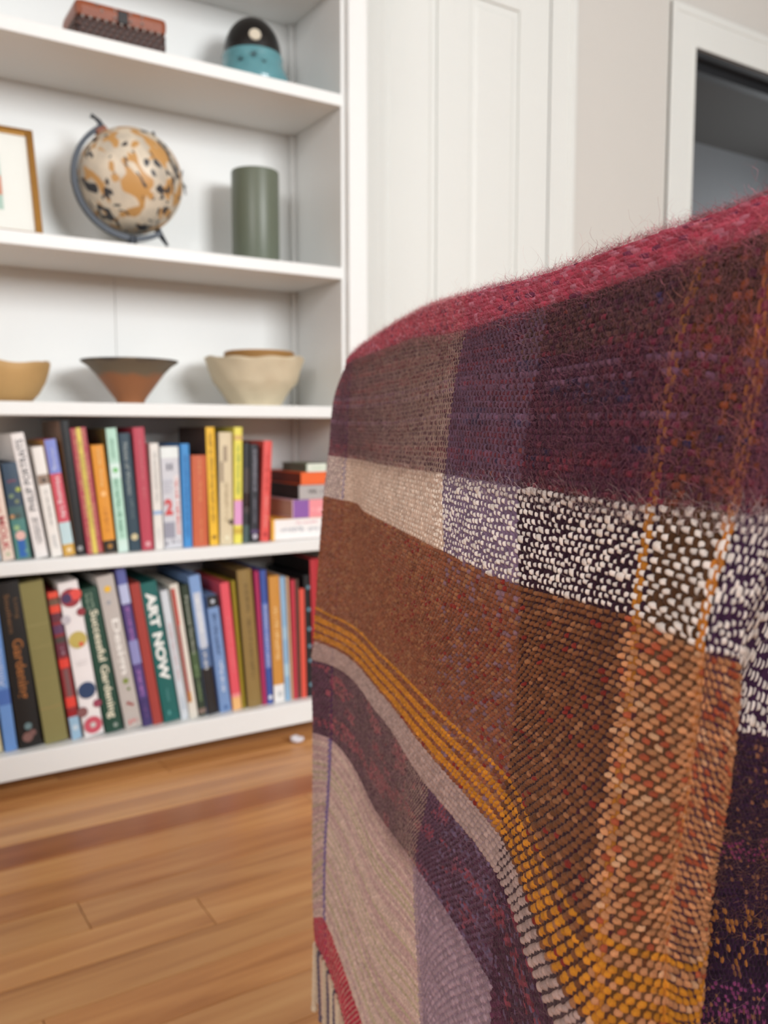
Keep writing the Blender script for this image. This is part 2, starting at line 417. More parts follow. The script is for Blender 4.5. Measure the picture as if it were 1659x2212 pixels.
b4(357, 396, 346, 966, 'thick white and grey book with a red 2 and red side lettering', (206, 206, 212), hard=False,
   bands=[(.89, 1, (228, 234, 232)), (.13, .72, (226, 222, 222), .66, .95), (.1, .26, (150, 150, 164), 0, .6)],
   titles=[('2', .33, .49, .45, (205, 70, 72), 'h', .3, .05)],
   bars=[(.72, .9, .14, .70, (206, 90, 92)), (.05, .95, .77, .86, (116, 116, 130), 'x'), (.1, .6, .55, .7, (190, 190, 200)), (.05, .95, .03, .09, (150, 150, 160), 'x')])
b4(398, 416, 390, 959, 'bright blue book on the upper row', (66, 142, 206), bars=[(.35, .68, .1, .9, (44, 104, 168))])
b4(418, 451, 413, 984, 'short terracotta orange book beside the bright blue book', (200, 100, 66), bulge=.003,
   bars=[(.42, .62, .5, .72, (226, 150, 96)), (.42, .62, .8, .95, (226, 150, 96)), (.42, .6, .05, .3, (222, 140, 90))])
b4(454, 473, 444, 923, 'tall yellow book with brown lettering', (236, 186, 48), side=(78, 60, 50),  # cover side dark brown, the shade on it put into the colour
   bars=[(.3, .68, .2, .95, (150, 112, 34))], dots=[(.5, .07, .24, (150, 112, 34))])
b4(476, 504, 473, 934, 'cream beige book with a brown feather stroke on its spine', (216, 200, 166), d=.18,
   bands=[(.56, .74, (160, 140, 116), .08, .3), (.74, .88, (160, 140, 116), .3, .6)], bars=[(.35, .65, .2, .55, (184, 164, 130))], dots=[(.85, .2, .2, (96, 80, 64)), (.5, .06, .16, (238, 230, 200))])
b4(506, 523.5, 506, 923, 'narrow lemon yellow book with a lilac block', (232, 220, 92), hard=False,
   bands=[(.16, .37, (222, 158, 204)), (.37, .385, (226, 176, 90)), (.89, .93, (214, 176, 104)), (.08, .13, (206, 176, 70))], bars=[(.3, .66, .42, .86, (136, 160, 86))])
b4(525.5, 538, 527, 957, 'black book with a muted dark picture strip on its spine', (42, 44, 48), side=(20, 20, 22),
   bands=[(.3, .75, (70, 62, 62)), (0, .18, (74, 92, 92)), (.36, .5, (84, 52, 50))])
b4(541.5, 559, 541, 960, 'dark charcoal book with pale grey lettering beside the leaning red book', (40, 40, 48), side=(14, 14, 16),
   titles=[('EXPERIENCE', .52, .94, .4, (150, 148, 160), 'd', .5, .01)], bars=[(.35, .65, .2, .48, (128, 126, 140))], dots=[(.5, .06, .3, (196, 188, 200))], bands=[(.09, .13, (84, 66, 104))])
b4(563, 581, 570, 953, 'coral red book leaning right at the end of the upper row', (224, 84, 78), hard=False,
   bars=[(.35, .66, .5, .9, (196, 66, 62)), (.35, .66, .14, .46, (238, 150, 142))], dots=[(.5, .07, .25, (180, 50, 52))])

# --- stack lying flat at the right end of the upper row
def flat_book(label, pxl, z0, z1, d, cov, segs, side=None, Y=1.76, x1=.972, bars=(), word=None, bands_side=None):
    x0 = at(pxl, 1100, Y).x; h = z1-z0; w = x1-x0
    t = thing('book', label, 'book', (x0, Y, z0), 'books lying flat at the end of the upper row')
    tk = .0022
    bm = bmesh.new()
    box(bm, (0, 0, 0), (w, d, tk), .0006); box(bm, (0, 0, h-tk), (w, d, h), .0006); box(bm, (0, 0, tk), (w, tk, h-tk))
    obj('cover', bm, mat(cov, .5, .05, 40), t)
    obj('pages', bx((.003, tk+.0002, tk+.0001), (w-.003, d-.003, h-tk-.0001)), mat(side, .7, .1, 60) if side else PAGES, t)
    for (a, b, c) in segs: obj('spine_band', bx((a*w, -.0005, .0004), (b*w, .0001, h-.0004)), mat(c, .5, .04, 40), t)
    for k, (a, b, c0, c1, c) in enumerate(bars): print_bars(a*w, b*w, c0*h, c1*h, -.0012, c, t, 'x', seed=int(z0*1e4)+k)
    return t
zz = [.4555, .502, .544, .577, .606, .625]
flat_book('yellow and white book lying lowest in the flat stack', 586, zz[0], zz[1]-.0004, .19, (240, 178, 62), [(.05, .99, (238, 234, 232))], bars=[(.15, .9, .35, .6, (176, 178, 184)), (.4, .75, .74, .86, (228, 170, 178))])
flat_book('pink and purple book with beige page edges in the flat stack', 632, zz[1], zz[2]-.0004, .16, (222, 186, 196), [(.02, .42, (138, 88, 164)), (.42, .98, (236, 146, 152))], side=(186, 160, 144), bars=[(.5, .9, .3, .6, (245, 185, 190))])
flat_book('black book with a grey-white spine in the flat stack', 645, zz[2], zz[3]-.0004, .17, (26, 24, 24), [(.02, .98, (176, 170, 168))], side=(34, 30, 28), bars=[(.3, .8, .4, .7, (90, 86, 84))])
flat_book('bright orange book in the flat stack under the green one', 651, zz[3], zz[4]-.0004, .18, (232, 100, 34), [], side=(104, 46, 26))  # left end dark red-brown: its shade is put into the page colour
flat_book('thin green book with a white label topping the flat stack', 662, zz[4], zz[5], .13, (108, 122, 96), [(.04, .8, (222, 228, 214))], side=(96, 106, 88), bars=[(.2, .7, .4, .6, (160, 190, 150))])

# --- bottom row
b5(-30, 8, -88, 1300, 'cream book cut by the left edge of the bottom shelf', (206, 196, 160), d=.2)
b5(12, 39, -36, 1288, 'sky blue book with slanting white script, left of the black gardening book', (104, 146, 206), d=.2, hard=False,
   bands=[(.3, .4, (72, 108, 178))], titles=[('Alliance', .42, .66, .5, (196, 210, 236), 'u', .45, .0)])
b5(43, 93, -10, 1262, 'thick black gardening book with brown gold title', (18, 17, 17), d=.21,
   titles=[('Gardening', .30, .66, .6, (150, 94, 46), 'd', .5, .02), ('Southern', .7, .93, .22, (128, 90, 56), 'd', .38, .0), ('Living', .78, .9, .22, (120, 88, 56), 'd', .72, .0)],
   dots=[(.5, .13, .17, (104, 128, 132)), (.42, .065, .24, (128, 92, 86)), (.66, .085, .16, (120, 86, 82))])
b5(99, 150, 41, 1262, 'thick plain olive green cloth book', (132, 124, 76), d=.2, rough=.8,
   bands=[(.735, .742, (146, 138, 88)), (.22, .226, (152, 128, 80)), (.4, .406, (140, 128, 78)), (.6, .606, (144, 134, 84))])
b5(156, 178, 102, 1281, 'narrow red patterned book with a pale blue foot', (140, 44, 48), d=.16, hard=False,
   bands=[(0, .155, (150, 184, 208)), (.155, .2, (150, 30, 36)), (.22, .29, (220, 66, 54)), (.29, .48, (120, 84, 84), .25, .75), (.49, .55, (222, 66, 54)), (.57, .66, (104, 46, 62)), (.66, .70, (72, 64, 60)), (.72, .78, (92, 60, 92)), (.80, .86, (98, 50, 62)), (.86, .91, (222, 74, 54)), (.91, .96, (112, 84, 68)), (.95, 1, (226, 80, 60))],
   dots=[(.5, .08, .3, (196, 210, 220))], bars=[(.35, .7, .58, .63, (190, 160, 176))])
WD = [(.5, .90, .5, (150, 46, 56)), (.78, .915, .3, (222, 78, 70)), (.3, .9, .26, (70, 50, 88)), (.5, .63, .46, (190, 170, 90)), (.5, .3, .46, (40, 62, 98)), (.5, .07, .47, (196, 82, 98)), (.5, .07, .14, (200, 200, 196)),
      (.08, .77, .24, (190, 184, 190)), (.9, .8, .22, (140, 48, 58)), (.08, .17, .28, (130, 84, 84)), (.9, .2, .22, (150, 62, 86)), (.62, .6, .12, (214, 84, 70))]
wb = b5(184, 227, 124, 1262, 'white book with colourful patterned discs on its spine', (232, 226, 225), d=.2, dots=WD, bars=[(.2, .75, .485, .495, (190, 184, 186), 'x'), (.2, .7, .465, .475, (200, 194, 196), 'x')])
b5(230, 268, 171, 1275, 'dark green book titled in cream letters, Successful Gardening', (24, 66, 52), d=.2,
   titles=[('Successful Gardening', .1, .85, .58, (226, 220, 196), 'd', .5, .022)], bars=[(.25, .4, .86, .97, (150, 170, 150)), (.5, .65, .86, .97, (150, 170, 150))], dots=[(.6, .045, .13, (150, 160, 150))])
b5(273, 309, 208, 1248, 'grey design book with a yellow dot and green leaf sketch', (186, 178, 172), side=(226, 220, 214), d=.21,
   titles=[('Design', .36, .72, .56, (240, 236, 230), 'd', .52, .02)], dots=[(.5, .915, .2, (232, 182, 48)), (.42, .83, .12, (150, 152, 160)), (.52, .315, .18, (126, 140, 66)), (.6, .26, .1, (104, 120, 60)), (.42, .17, .11, (150, 52, 50)), (.62, .155, .1, (160, 66, 60))], bars=[(.25, .75, .03, .06, (222, 90, 92), 'x')])
b5(311, 331, 249, 1230, 'purple and violet book beside the grey design book', (84, 66, 124), d=.21, hard=False,
   bands=[(.9, 1, (92, 98, 160)), (.78, .9, (182, 188, 220)), (.4, .55, (140, 140, 190)), (0, .18, (64, 52, 104))],
   bars=[(.3, .72, .54, .76, (170, 112, 180)), (.3, .72, .2, .36, (176, 120, 190)), (.35, .65, .05, .14, (130, 90, 150))])
b5(332, 353, 280, 1263, 'plain brick red book left of the dark teal art book', (160, 60, 52), d=.19, rough=.7)
b5(356, 391, 302, 1262, 'dark teal book with big white capitals, ART NOW', (20, 96, 92), d=.19, hard=False,
   titles=[('ART NOW', .30, .93, .62, (236, 238, 234), 'd', .5, .045)], bars=[(.4, .55, .15, .24, (90, 150, 146)), (.3, .45, .03, .1, (90, 160, 156), 'x')])
b5(393, 409, 346, 1278, 'thin pale grey-white book right of the teal art book', (206, 212, 218), d=.19, hard=False, bars=[(.35, .65, .3, .75, (196, 150, 150)), (.35, .65, .08, .2, (150, 170, 190))])
b5(411, 429, 366, 1264, 'white book with a red and yellow flame strip', (220, 214, 202), d=.2, hard=True, bands=[(.12, .97, (146, 44, 40), .05, .4), (.70, .97, (214, 84, 64), .05, .5), (.12, .2, (220, 168, 40), .05, .5)])
b5(431, 447, 390, 1266, 'dark green book with pale green letters beside a tall blue one', (44, 58, 44), d=.19,
   titles=[('Perennial Gardens', .48, .92, .4, (190, 196, 180), 'd', .5, .0)], bands=[(.3, .5, (70, 92, 60)), (.02, .06, (130, 110, 100))], bars=[(.3, .65, .12, .4, (130, 156, 110))])
b5(449, 473, 407, 1246, 'tall light blue book with a white patch and black foot', (126, 158, 206), d=.21,
   bands=[(0, .34, (30, 26, 26)), (.48, .88, (196, 202, 214), .18, .82), (.34, .5, (84, 110, 150))], bars=[(.3, .7, .33, .47, (214, 214, 214)), (.32, .66, .6, .85, (228, 230, 232))])
b5(477, 501, 445, 1289, 'short blue book with a black square at its head', (118, 148, 194), d=.17, hard=False, bands=[(.9, 1, (30, 32, 38))], bars=[(.32, .66, .5, .85, (52, 72, 110)), (.35, .7, .18, .46, (214, 222, 234))], dots=[(.5, .95, .18, (190, 196, 206)), (.5, .04, .2, (80, 110, 160))])
b5(504, 523, 475, 1261, 'coral pink book with a peach foot', (222, 84, 96), d=.19, bands=[(0, .1, (234, 182, 120)), (.1, .13, (234, 140, 140))], bars=[(.36, .62, .3, .74, (236, 130, 136))])
b5(524.5, 531, 500, 1255, 'very thin mustard green book next to the coral pink one', (156, 136, 40), d=.19)
b5(536, 567, 511, 1233, 'thick old gold cloth book', (142, 116, 66), side=(74, 58, 30), d=.21, bulge=.004, rough=.5, bars=[(.4, .62, .2, .9, (104, 82, 44))])
b5(568, 577, 549, 1235, 'thin magenta book beside the royal blue one', (170, 44, 92), d=.2, hard=False)
b5(578, 591, 561, 1233, 'royal blue book with white lettering', (60, 84, 158), d=.2, hard=False, bands=[(.27, .76, (96, 116, 186))],
   titles=[('ROMAN CENTURIES', .28, .74, .5, (198, 206, 232), 'd', .5, .0)], dots=[(.5, .05, .36, (214, 218, 230))])
b5(593, 616, 580, 1246, 'ochre book with a white label at the foot', (200, 140, 62), d=.19, bands=[(0, .14, (232, 230, 228))], bars=[(.32, .7, .34, .76, (236, 200, 140))], dots=[(.55, .065, .24, (196, 198, 198))])
b5(617, 628.5, 603.5, 1247, 'pale blue mottled book on the bottom shelf', (140, 176, 206), d=.19, hard=False, bands=[(.2, .3, (170, 200, 216)), (.5, .6, (160, 190, 210))])
b5(629.5, 634, 618, 1247, 'very thin peach book on the bottom shelf', (214, 176, 140), d=.19, hard=False)
b5(635.5, 644, 628, 1254, 'thin crimson book between peach and brown ones', (190, 56, 72), d=.19, hard=False)
b5(645, 651, 638, 1252, 'thin dark brown book left of the vermilion one', (88, 66, 56), d=.19)
b5(652, 663, 646, 1273, 'short vermilion book on the bottom shelf', (220, 84, 68), d=.17, hard=False)
b5(664.5, 677, 656, 1243, 'black book with pale teal dots along its spine', (20, 20, 24), d=.2, dots=[(.6, z, .3, (104, 142, 158)) for z in (.1, .3, .42, .56, .72, .9)])
b5(679, 700, 669, 1209, 'tall red spined book with black covers at the right end', (176, 38, 48), side=(20, 17, 17), d=.2)

# ------------------------------------------------------------------ ornaments
def zpt(px, py, Y): return at(px, py, Y)
# picture frame leaning on the back panel
b0 = at(93, 497, 1.80); t0 = at(71, 287, 1.87)
hz = SH['s2'][1]
lean = math.atan2(1.87-1.80, t0.z-hz)
fr = thing('picture_frame', 'thin brass picture frame leaning on the shelf left of the globe', 'picture frame', (b0.x, 1.80, hz+.0012), rot=(-lean, 0, 0))
fh = math.hypot(t0.z-hz, .07); fw_ = .30
BR = mat((176, 130, 66), .35, .15, 60, metal=.75)
for lo, hi in (((-.013, -.006, 0), (0, .008, fh)), ((-fw_, -.006, 0), (-fw_+.013, .008, fh)), ((-fw_+.013, -.006, fh-.013), (-.013, .008, fh)), ((-fw_+.013, -.006, 0), (-.013, .008, .013))):
    obj('frame_bar', bx(lo, hi, .0015), BR, fr)
obj('mat_board', bx((-fw_+.012, 0, .012), (-.012, .002, fh-.012)), mat((236, 234, 226), .8, .01), fr)
pr = obj('print', bx((-fw_+.06, -.001, .055), (-.066, .0002, fh-.06)), mat((176, 200, 186), .7, .1, 30), fr)
obj('print_shape', bx((-.13, -.0017, .085), (-.066, -.0005, .125), .0002), mat((206, 140, 112), .7, .1, 30), fr)
obj('print_shape', bx((-.13, -.0014, .06), (-.075, -.0005, .075), .0002), mat((150, 150, 140), .7, .1, 30), fr)
obj('glazing', bx((-fw_+.012, -.0036, .012), (-.012, -.0024, fh-.012)), None, fr)
gm = bpy.data.materials.new('thin_glass'); gm.use_nodes = True
gt = gm.node_tree; gx = gt.nodes.new('ShaderNodeMixShader'); g1 = gt.nodes.new('ShaderNodeBsdfTransparent'); g2 = gt.nodes.new('ShaderNodeBsdfGlossy'); gfr = gt.nodes.new('ShaderNodeFresnel')
gfr.inputs['IOR'].default_value = 1.3; g2.inputs['Roughness'].default_value = .03; gt.links.new(gfr.outputs[0], gx.inputs[0]); gt.links.new(g1.outputs[0], gx.inputs[1]); gt.links.new(g2.outputs[0], gx.inputs[2])
gt.links.new(gx.outputs[0], gt.nodes['Material Output'].inputs['Surface'])
for o in bpy.data.objects:
    if o.name.startswith('glazing'): o.data.materials.append(gm)

# globe
def globe_mat():
    m = bpy.data.materials.new('globe_map'); m.use_nodes = True
    nt = m.node_tree; N = nt.nodes; L = nt.links; b = N['Principled BSDF']; b.inputs['Roughness'].default_value = .42
    tc = N.new('ShaderNodeTexCoord'); mp = N.new('ShaderNodeMapping'); mp.inputs['Scale'].default_value = (1, 1, .55); L.new(tc.outputs['Object'], mp.inputs[0])
    def noise(s, d=3, dist=.6, off=0):
        n = N.new('ShaderNodeTexNoise'); n.noise_dimensions = '4D'; n.inputs['W'].default_value = off; n.inputs['Scale'].default_value = s; n.inputs['Detail'].default_value = d; n.inputs['Distortion'].default_value = dist
        L.new(mp.outputs[0], n.inputs['Vector']); return n
    def ramp(a, p0, p1):
        r = N.new('ShaderNodeMapRange'); r.inputs[1].default_value = p0; r.inputs[2].default_value = p1; L.new(a, r.inputs[0]); return r.outputs[0]
    def mix(f, a, c):
        x = N.new('ShaderNodeMix'); x.data_type = 'RGBA'; L.new(f, x.inputs['Factor'])
        if isinstance(a, tuple): x.inputs['A'].default_value = (*lin(a), 1)
        else: L.new(a, x.inputs['A'])
        x.inputs['B'].default_value = (*lin(c), 1); return x.outputs['Result']
    c = mix(ramp(noise(22, 3, .4, 1).outputs['Fac'], .40, .62), (222, 208, 186), (190, 180, 164))
    c = mix(ramp(noise(38, 1, .5, 5).outputs['Fac'], .53, .56), c, (196, 148, 88))
    c = mix(ramp(noise(38, 1, 1.2, 9).outputs['Fac'], .605, .62), c, (58, 58, 62))
    L.new(c, b.inputs['Base Color']); return m
gY = 1.862; gc = at(282, 393, gY); gz = (gc-CAM).dot(FW); gr = 110*gz/FPX
gl = thing('globe', 'decorative globe of cream, tan and charcoal patches in a dark metal arc', 'globe', (gc.x, gY, hz))
bm = bmesh.new(); bmesh.ops.create_uvsphere(bm, u_segments=48, v_segments=32, radius=gr)
ax = Euler((0, math.radians(-31), 0)).to_matrix()
GC = Vector((0, 0, gc.z-hz))
ball = obj('map_ball', bm, globe_mat(), gl, smooth=True, loc=GC); ball.rotation_euler = (0, math.radians(-31), 0)
NAVY = mat((34, 38, 46), .4, .1, 40, metal=.4)
view = RT.copy()   # arc lies in the plane facing the room
bm = bmesh.new(); R0 = gr*1.075; k0 = []
prev_ring = None
for i in range(41):
    a = math.radians(118 + (302-118)*i/40)    # angle in XZ plane
    p = lambda r, y: bm.verts.new((GC.x + r*math.cos(a), y, GC.z + r*math.sin(a)))
    ring = [p(R0-.004, -.007), p(R0+.006, -.007), p(R0+.006, .007), p(R0-.004, .007)]
    if prev_ring:
        for q in range(4): bm.faces.new((prev_ring[q], prev_ring[(q+1) % 4], ring[(q+1) % 4], ring[q]))
    else: bm.faces.new(ring)
    prev_ring = ring
bm.faces.new(prev_ring); obj('meridian_arc', bm, NAVY, gl)
def pol(r, deg, y=0): return Vector((GC.x + r*math.cos(math.radians(deg)), y, GC.z + r*math.sin(math.radians(deg))))
bm = bmesh.new(); tube(bm, [pol(gr*.99, 120), pol(R0, 119.5), pol(R0+.012, 119), pol(R0+.022, 121), pol(R0+.028, 123)], [.006, .008, .005, .0035, .005]); obj('finial', bm, NAVY, gl, smooth=True)
bm = bmesh.new(); tube(bm, [pol(gr*.99, 301), pol(R0, 301), pol(R0+.03, 302)], [.008, .007, .003]); obj('axis_pin', bm, NAVY, gl, smooth=True)
obj('wooden_cap', bx((-.012, -.009, -.007), (.012, .009, .007), .003), mat((128, 66, 32), .5), gl, loc=pol(gr*1.02, 122)).rotation_euler = (0, math.radians(-31), 0)
bm = bmesh.new(); tube(bm, [pol(gr*.98, 64, -.012), pol(gr*1.02, 65, -.012), pol(gr*1.09, 66, -.012)], [.007, .006, .002]); obj('spike', bm, NAVY, gl, smooth=True)
for k, (d0, d1, l) in enumerate(((5, 20, 1.13), (9, 2, 1.12), (12, -6, 1.10))):
    bm = bmesh.new(); tube(bm, [pol(gr*.99, d0, -.004*k), pol(gr*1.06, (d0+d1)/2, -.004*k), pol(gr*l, d1, -.004*k)], [.0025, .002, .0012], 6); obj('wire_ornament', bm, mat((84, 84, 88), .45, metal=.4), gl, smooth=True)
bm = lathe([(.055, 0), (.058, .004), (.05, .010), (.02, .014), (.010, .018), (.010, GC.z-R0+.004)], 32); obj('base', bm, NAVY, gl, smooth=True)

# green cylinder vase
vY = 1.868; va = at(505, 552, vY); vb = at(600, 552, vY); vt = at(552, 364, vY - .03)
vr = (vb-va).length/2*.98; vc = (va+vb)/2; vh = vt.z-hz
t = thing('pillar_vase', 'sage green cylinder vase standing at the right end of the globe shelf', 'vase', (vc.x, vY, hz))
obj('body', lathe([(vr*.9, 0), (vr*.98, .001), (vr, .004), (vr, vh-.004), (vr*.985, vh), (vr*.9, vh-.0005), (vr*.88, vh-.01), (vr*.87, vh*.5)], 64), mat((101, 108, 92), .38, .08, 14), t, smooth=True)

# bowls
bz = SH['s3'][1]
def bowl(name, label, pxc, wpx, ytop, basepx, col, prof, Y, m, wob=None, mrim=None, **kw):
    c = at(pxc, 850, Y); z = (c-CAM).dot(FW); R = wpx/2*z/FPX; H = at(pxc, ytop, Y-R*.4).z - bz; br_ = basepx/2*z/FPX
    t = thing(name, label, 'bowl', (c.x, Y, bz), 'bowls on the middle shelf')
    pr = [(br_ + (R-br_)*a if a >= 0 else br_*(1+a), H*b) for a, b in prof]
    inn = [(max(r-.006, .002), z_ + (.007 if k < len(pr)-2 else .002)) for k, (r, z_) in enumerate(pr)]
    full = pr + [(R-.002, H+.001)] + inn[::-1]
    obj('body', lathe(full, 64, wob=wob), m, t, smooth=True)
    return t, R, H, br_
def glaze(c1, c2, c3, H):
    m = bpy.data.materials.new('bowl_glaze'); m.use_nodes = True
    nt = m.node_tree; N = nt.nodes; L = nt.links; b = N['Principled BSDF']; b.inputs['Roughness'].default_value = .45
    tc = N.new('ShaderNodeTexCoord'); sx = N.new('ShaderNodeSeparateXYZ'); L.new(tc.outputs['Object'], sx.inputs[0])
    nz = N.new('ShaderNodeTexNoise'); nz.inputs['Scale'].default_value = 22; L.new(tc.outputs['Object'], nz.inputs['Vector'])
    ma = N.new('ShaderNodeMath'); ma.operation = 'MULTIPLY_ADD'; L.new(nz.outputs['Fac'], ma.inputs[0]); ma.inputs[1].default_value = H*.28; L.new(sx.outputs['Z'], ma.inputs[2])
    mr = N.new('ShaderNodeMapRange'); mr.inputs[1].default_value = H*.14; mr.inputs[2].default_value = H*1.14; L.new(ma.outputs[0], mr.inputs[0])
    cr = N.new('ShaderNodeValToRGB'); e = cr.color_ramp.elements
    e[0].position = .1; e[0].color = (*lin(c1), 1); e[1].position = .93; e[1].color = (*lin(c3), 1)
    for p, c in ((.55, c1), (.66, c2), (.86, c2)): k = e.new(p); k.color = (*lin(c), 1)
    L.new(mr.outputs[0], cr.inputs[0]); L.new(cr.outputs[0], b.inputs['Base Color']); return m
bowl('wooden_bowl', 'golden tan bowl with a wavy rim at the left end of the bowl shelf', 14, 186, 780, 94, None,
     [(-.6, 0), (-.1, 0), (.05, .01), (.42, .22), (.72, .5), (.9, .78), (.98, .97)], 1.85, mat((190, 152, 98), .6, .12, 24),
     wob=lambda k, a, r, z: (r*(1+.015*math.sin(3*a)), z*(1+.055*math.sin(2*a+.9)+.03*math.sin(5*a))))
bowl('footed_bowl', 'flared stoneware bowl with dark rim and rust brown foot', 282, 208, 777, 58, None,
     [(-.3, 0), (0, 0), (.0, .05), (.03, .12), (.14, .24), (.34, .46), (.56, .70), (.78, .88), (.96, .97)], 1.85, glaze((152, 98, 62), (112, 98, 78), (52, 48, 46), .1))
_, bR, bH, _b = bowl('stone_bowl', 'chunky cream bowl with a carved ridge and rough rim', 551, 214, 773, 110, None,
     [(-.5, 0), (0, 0), (.02, .04), (.16, .16), (.42, .36), (.66, .50), (.70, .55), (.80, .72), (.92, .90), (.97, .97)], 1.85, mat((206, 192, 164), .85, .12, 26, bump=.5),
     wob=lambda k, a, r, z: (r*(1+.012*math.sin(11*a+k)+.010*math.sin(7*a+2*k)), z*(1+.03*math.sin(2*a+2.6)+.015*math.sin(9*a+k*.4))))
cc = at(562, 850, 1.85); zc_ = (cc-CAM).dot(FW)
nR = 76*zc_/FPX; top = at(562, 757, 1.85-nR).z-bz
t = thing('nested_bowl', 'golden brown bowl nested inside the chunky cream bowl', 'bowl', (cc.x, 1.852, bz+.0085))
pr = [(.02, 0), (.03, .001), (nR*.6, .02), (nR*.82, top*.45), (nR*.95, top*.78), (nR, top-.0085)]
obj('body', lathe(pr+[(r-.004, z+.004) for r, z in pr[::-1]], 48), mat((168, 124, 70), .5, .1, 20), t, smooth=True)

# woven box on the top shelf
z1 = SH['s1'][1]; yB = 1.785
x0 = at(163, 20, yB).x; x1 = at(363, 90, yB).x; ht = at(355, 40, yB).z - z1
wb_ = thing('woven_box', 'small dark wicker box with a wooden lid and metal studs', 'box', ((x0+x1)/2, yB, z1))
hw = (x1-x0)/2; dp = .12
WICK = mat((70, 42, 34), .35, .25, 60)
obj('body', bx((-hw+.002, .003, 0), (hw-.002, dp-.003, ht*.66), .008), mat((52, 32, 28), .5, .2, 60), wb_)
def strands():
    me_ = []
    n, rws = 26, 6
    bm = bmesh.new()
    for r in range(rws):
        for i in range(n):
            if (i+r) % 2: continue
            x = -hw + (i+1.2)*2*hw/(n+1.6); z = (r+.5)*ht*.62/rws
            bmesh.ops.create_icosphere(bm, subdivisions=1, radius=1, matrix=Matrix.Translation((x, .002, z)) @ Matrix.Diagonal((hw*.9/n*1.9, .004, ht*.62/rws*.48, 1)))
        for i in range(14):
            if (i+r) % 2: continue
            y = (i+.5)*dp/14; z = (r+.5)*ht*.62/rws
            bmesh.ops.create_icosphere(bm, subdivisions=1, radius=1, matrix=Matrix.Translation((-hw+.001, y, z)) @ Matrix.Diagonal((.004, dp/14*.9, ht*.62/rws*.48, 1)))
    return bm
o = obj('wicker', strands(), mat((84, 52, 42), .3, .3, 80), wb_, smooth=True); o['kind'] = 'stuff'
obj('lid', bx((-hw, 0, ht*.64), (hw, dp, ht), .012), mat((142, 74, 44), .38, .3, 14, stretch=(.6, 3, 3)), wb_)
obj('clasp', bx((-.010, -.002, ht*.66), (.010, .001, ht*.92), .001), mat((44, 42, 42), .4, metal=.6), wb_)
for i in range(11):
    bm = bmesh.new(); bmesh.ops.create_icosphere(bm, subdivisions=1, radius=.0034)
    obj('stud', bm, mat((206, 200, 196), .25, metal=.8), wb_, smooth=True, loc=(-hw*.86 + i*hw*.075*2.2, -.001, ht*.62))
for (x, z) in ((-.55, .93), (-.45, .82), (-.17, .9), (-.17, .74), (.17, .9), (.17, .74), (.42, .9), (.42, .76)):
    bm = bmesh.new(); bmesh.ops.create_icosphere(bm, subdivisions=1, radius=.003)
    obj('stud', bm, mat((206, 200, 196), .25, metal=.8), wb_, smooth=True, loc=(hw*x, -.001, ht*z))

# turquoise jar with black dome
jY = 1.865; jc = at(545, 110, jY); jz = (jc-CAM).dot(FW); u = jz/FPX
jr = 62*u; zt = at(540, 40, jY).z - z1; zj = at(545, 104, jY - jr*.7).z - z1
j = thing('ginger_jar', 'turquoise crackled jar with a black dome top and one pale dot', 'jar', (jc.x, jY, z1))
obj('body', lathe([(jr*.9, 0), (jr*1.06, .004), (jr*1.26, .016), (jr*1.30, .030), (jr*1.22, .046), (jr*1.08, zj-.026), (jr*1.04, zj-.012), (jr*1.06, zj-.006), (jr*1.02, zj), (jr*.9, zj)], 56), mat((92, 146, 154), .22, .16, 40, coat=.3), j, smooth=True)
DH = zt-zj
dome = obj('dome', lathe([(jr*1.0*math.cos(a), zj + DH*math.sin(a)) for a in [math.pi/2*k/14 for k in range(15)]][:-1] + [(.001, zj+DH)], 56), mat((18, 18, 19), .3, .1), j, smooth=True)
dirv = (CAM - Vector((jc.x, jY, z1+zj))); dirv.z = 0; dirv.normalize()
sidev = Vector((-dirv.y, dirv.x, 0))
e_ = math.radians(17); pv = (dirv*.97 + sidev*.10).normalized()
pd = Vector((pv.x*jr*math.cos(e_), pv.y*jr*math.cos(e_), zj + DH*math.sin(e_)))
nrm = Vector((pv.x*math.cos(e_)/jr, pv.y*math.cos(e_)/jr, math.sin(e_)/DH)).normalized()
bm = bmesh.new(); bmesh.ops.create_cone(bm, cap_ends=True, segments=24, radius1=13*u, radius2=12*u, depth=.004)
o = obj('pale_dot', bm, mat((214, 204, 184), .5), j, loc=pd); o.rotation_euler = nrm.to_track_quat('Z', 'Y').to_euler()
for k, (aa, zz_) in enumerate(((-.35, .42), (.35, .38), (.05, .55))):
    pv = (dirv*math.cos(aa) + sidev*math.sin(aa)); rr_ = jr*1.235
    for q in range(5):
        ang = q*2*math.pi/5 + k
        bm = bmesh.new(); c = Vector((pv.x*jr*1.15, pv.y*jr*1.15, zj*zz_+.02)); sd = Vector((-pv.y, pv.x, 0))
        e1 = c + (sd*math.cos(ang) + Vector((0, 0, 1))*math.sin(ang))*.009
        tube(bm, [c, e1], [.0016, .0006], 5); obj('painted_mark', bm, mat((40, 66, 74), .4), j)

# ------------------------------------------------------------------ blanket
def cam_pt(px, py, Z):
    d = FW + RT*((px-CX)/FPX) - UP*((py-CY)/FPX)
    return np.array((CAM + d*Z)[:])
# columns: distance across the cloth from its left selvedge (m)
CU = [-.028, 0, .035, .195, .41, .52, .62, .655, .682, .722, .775, .85]
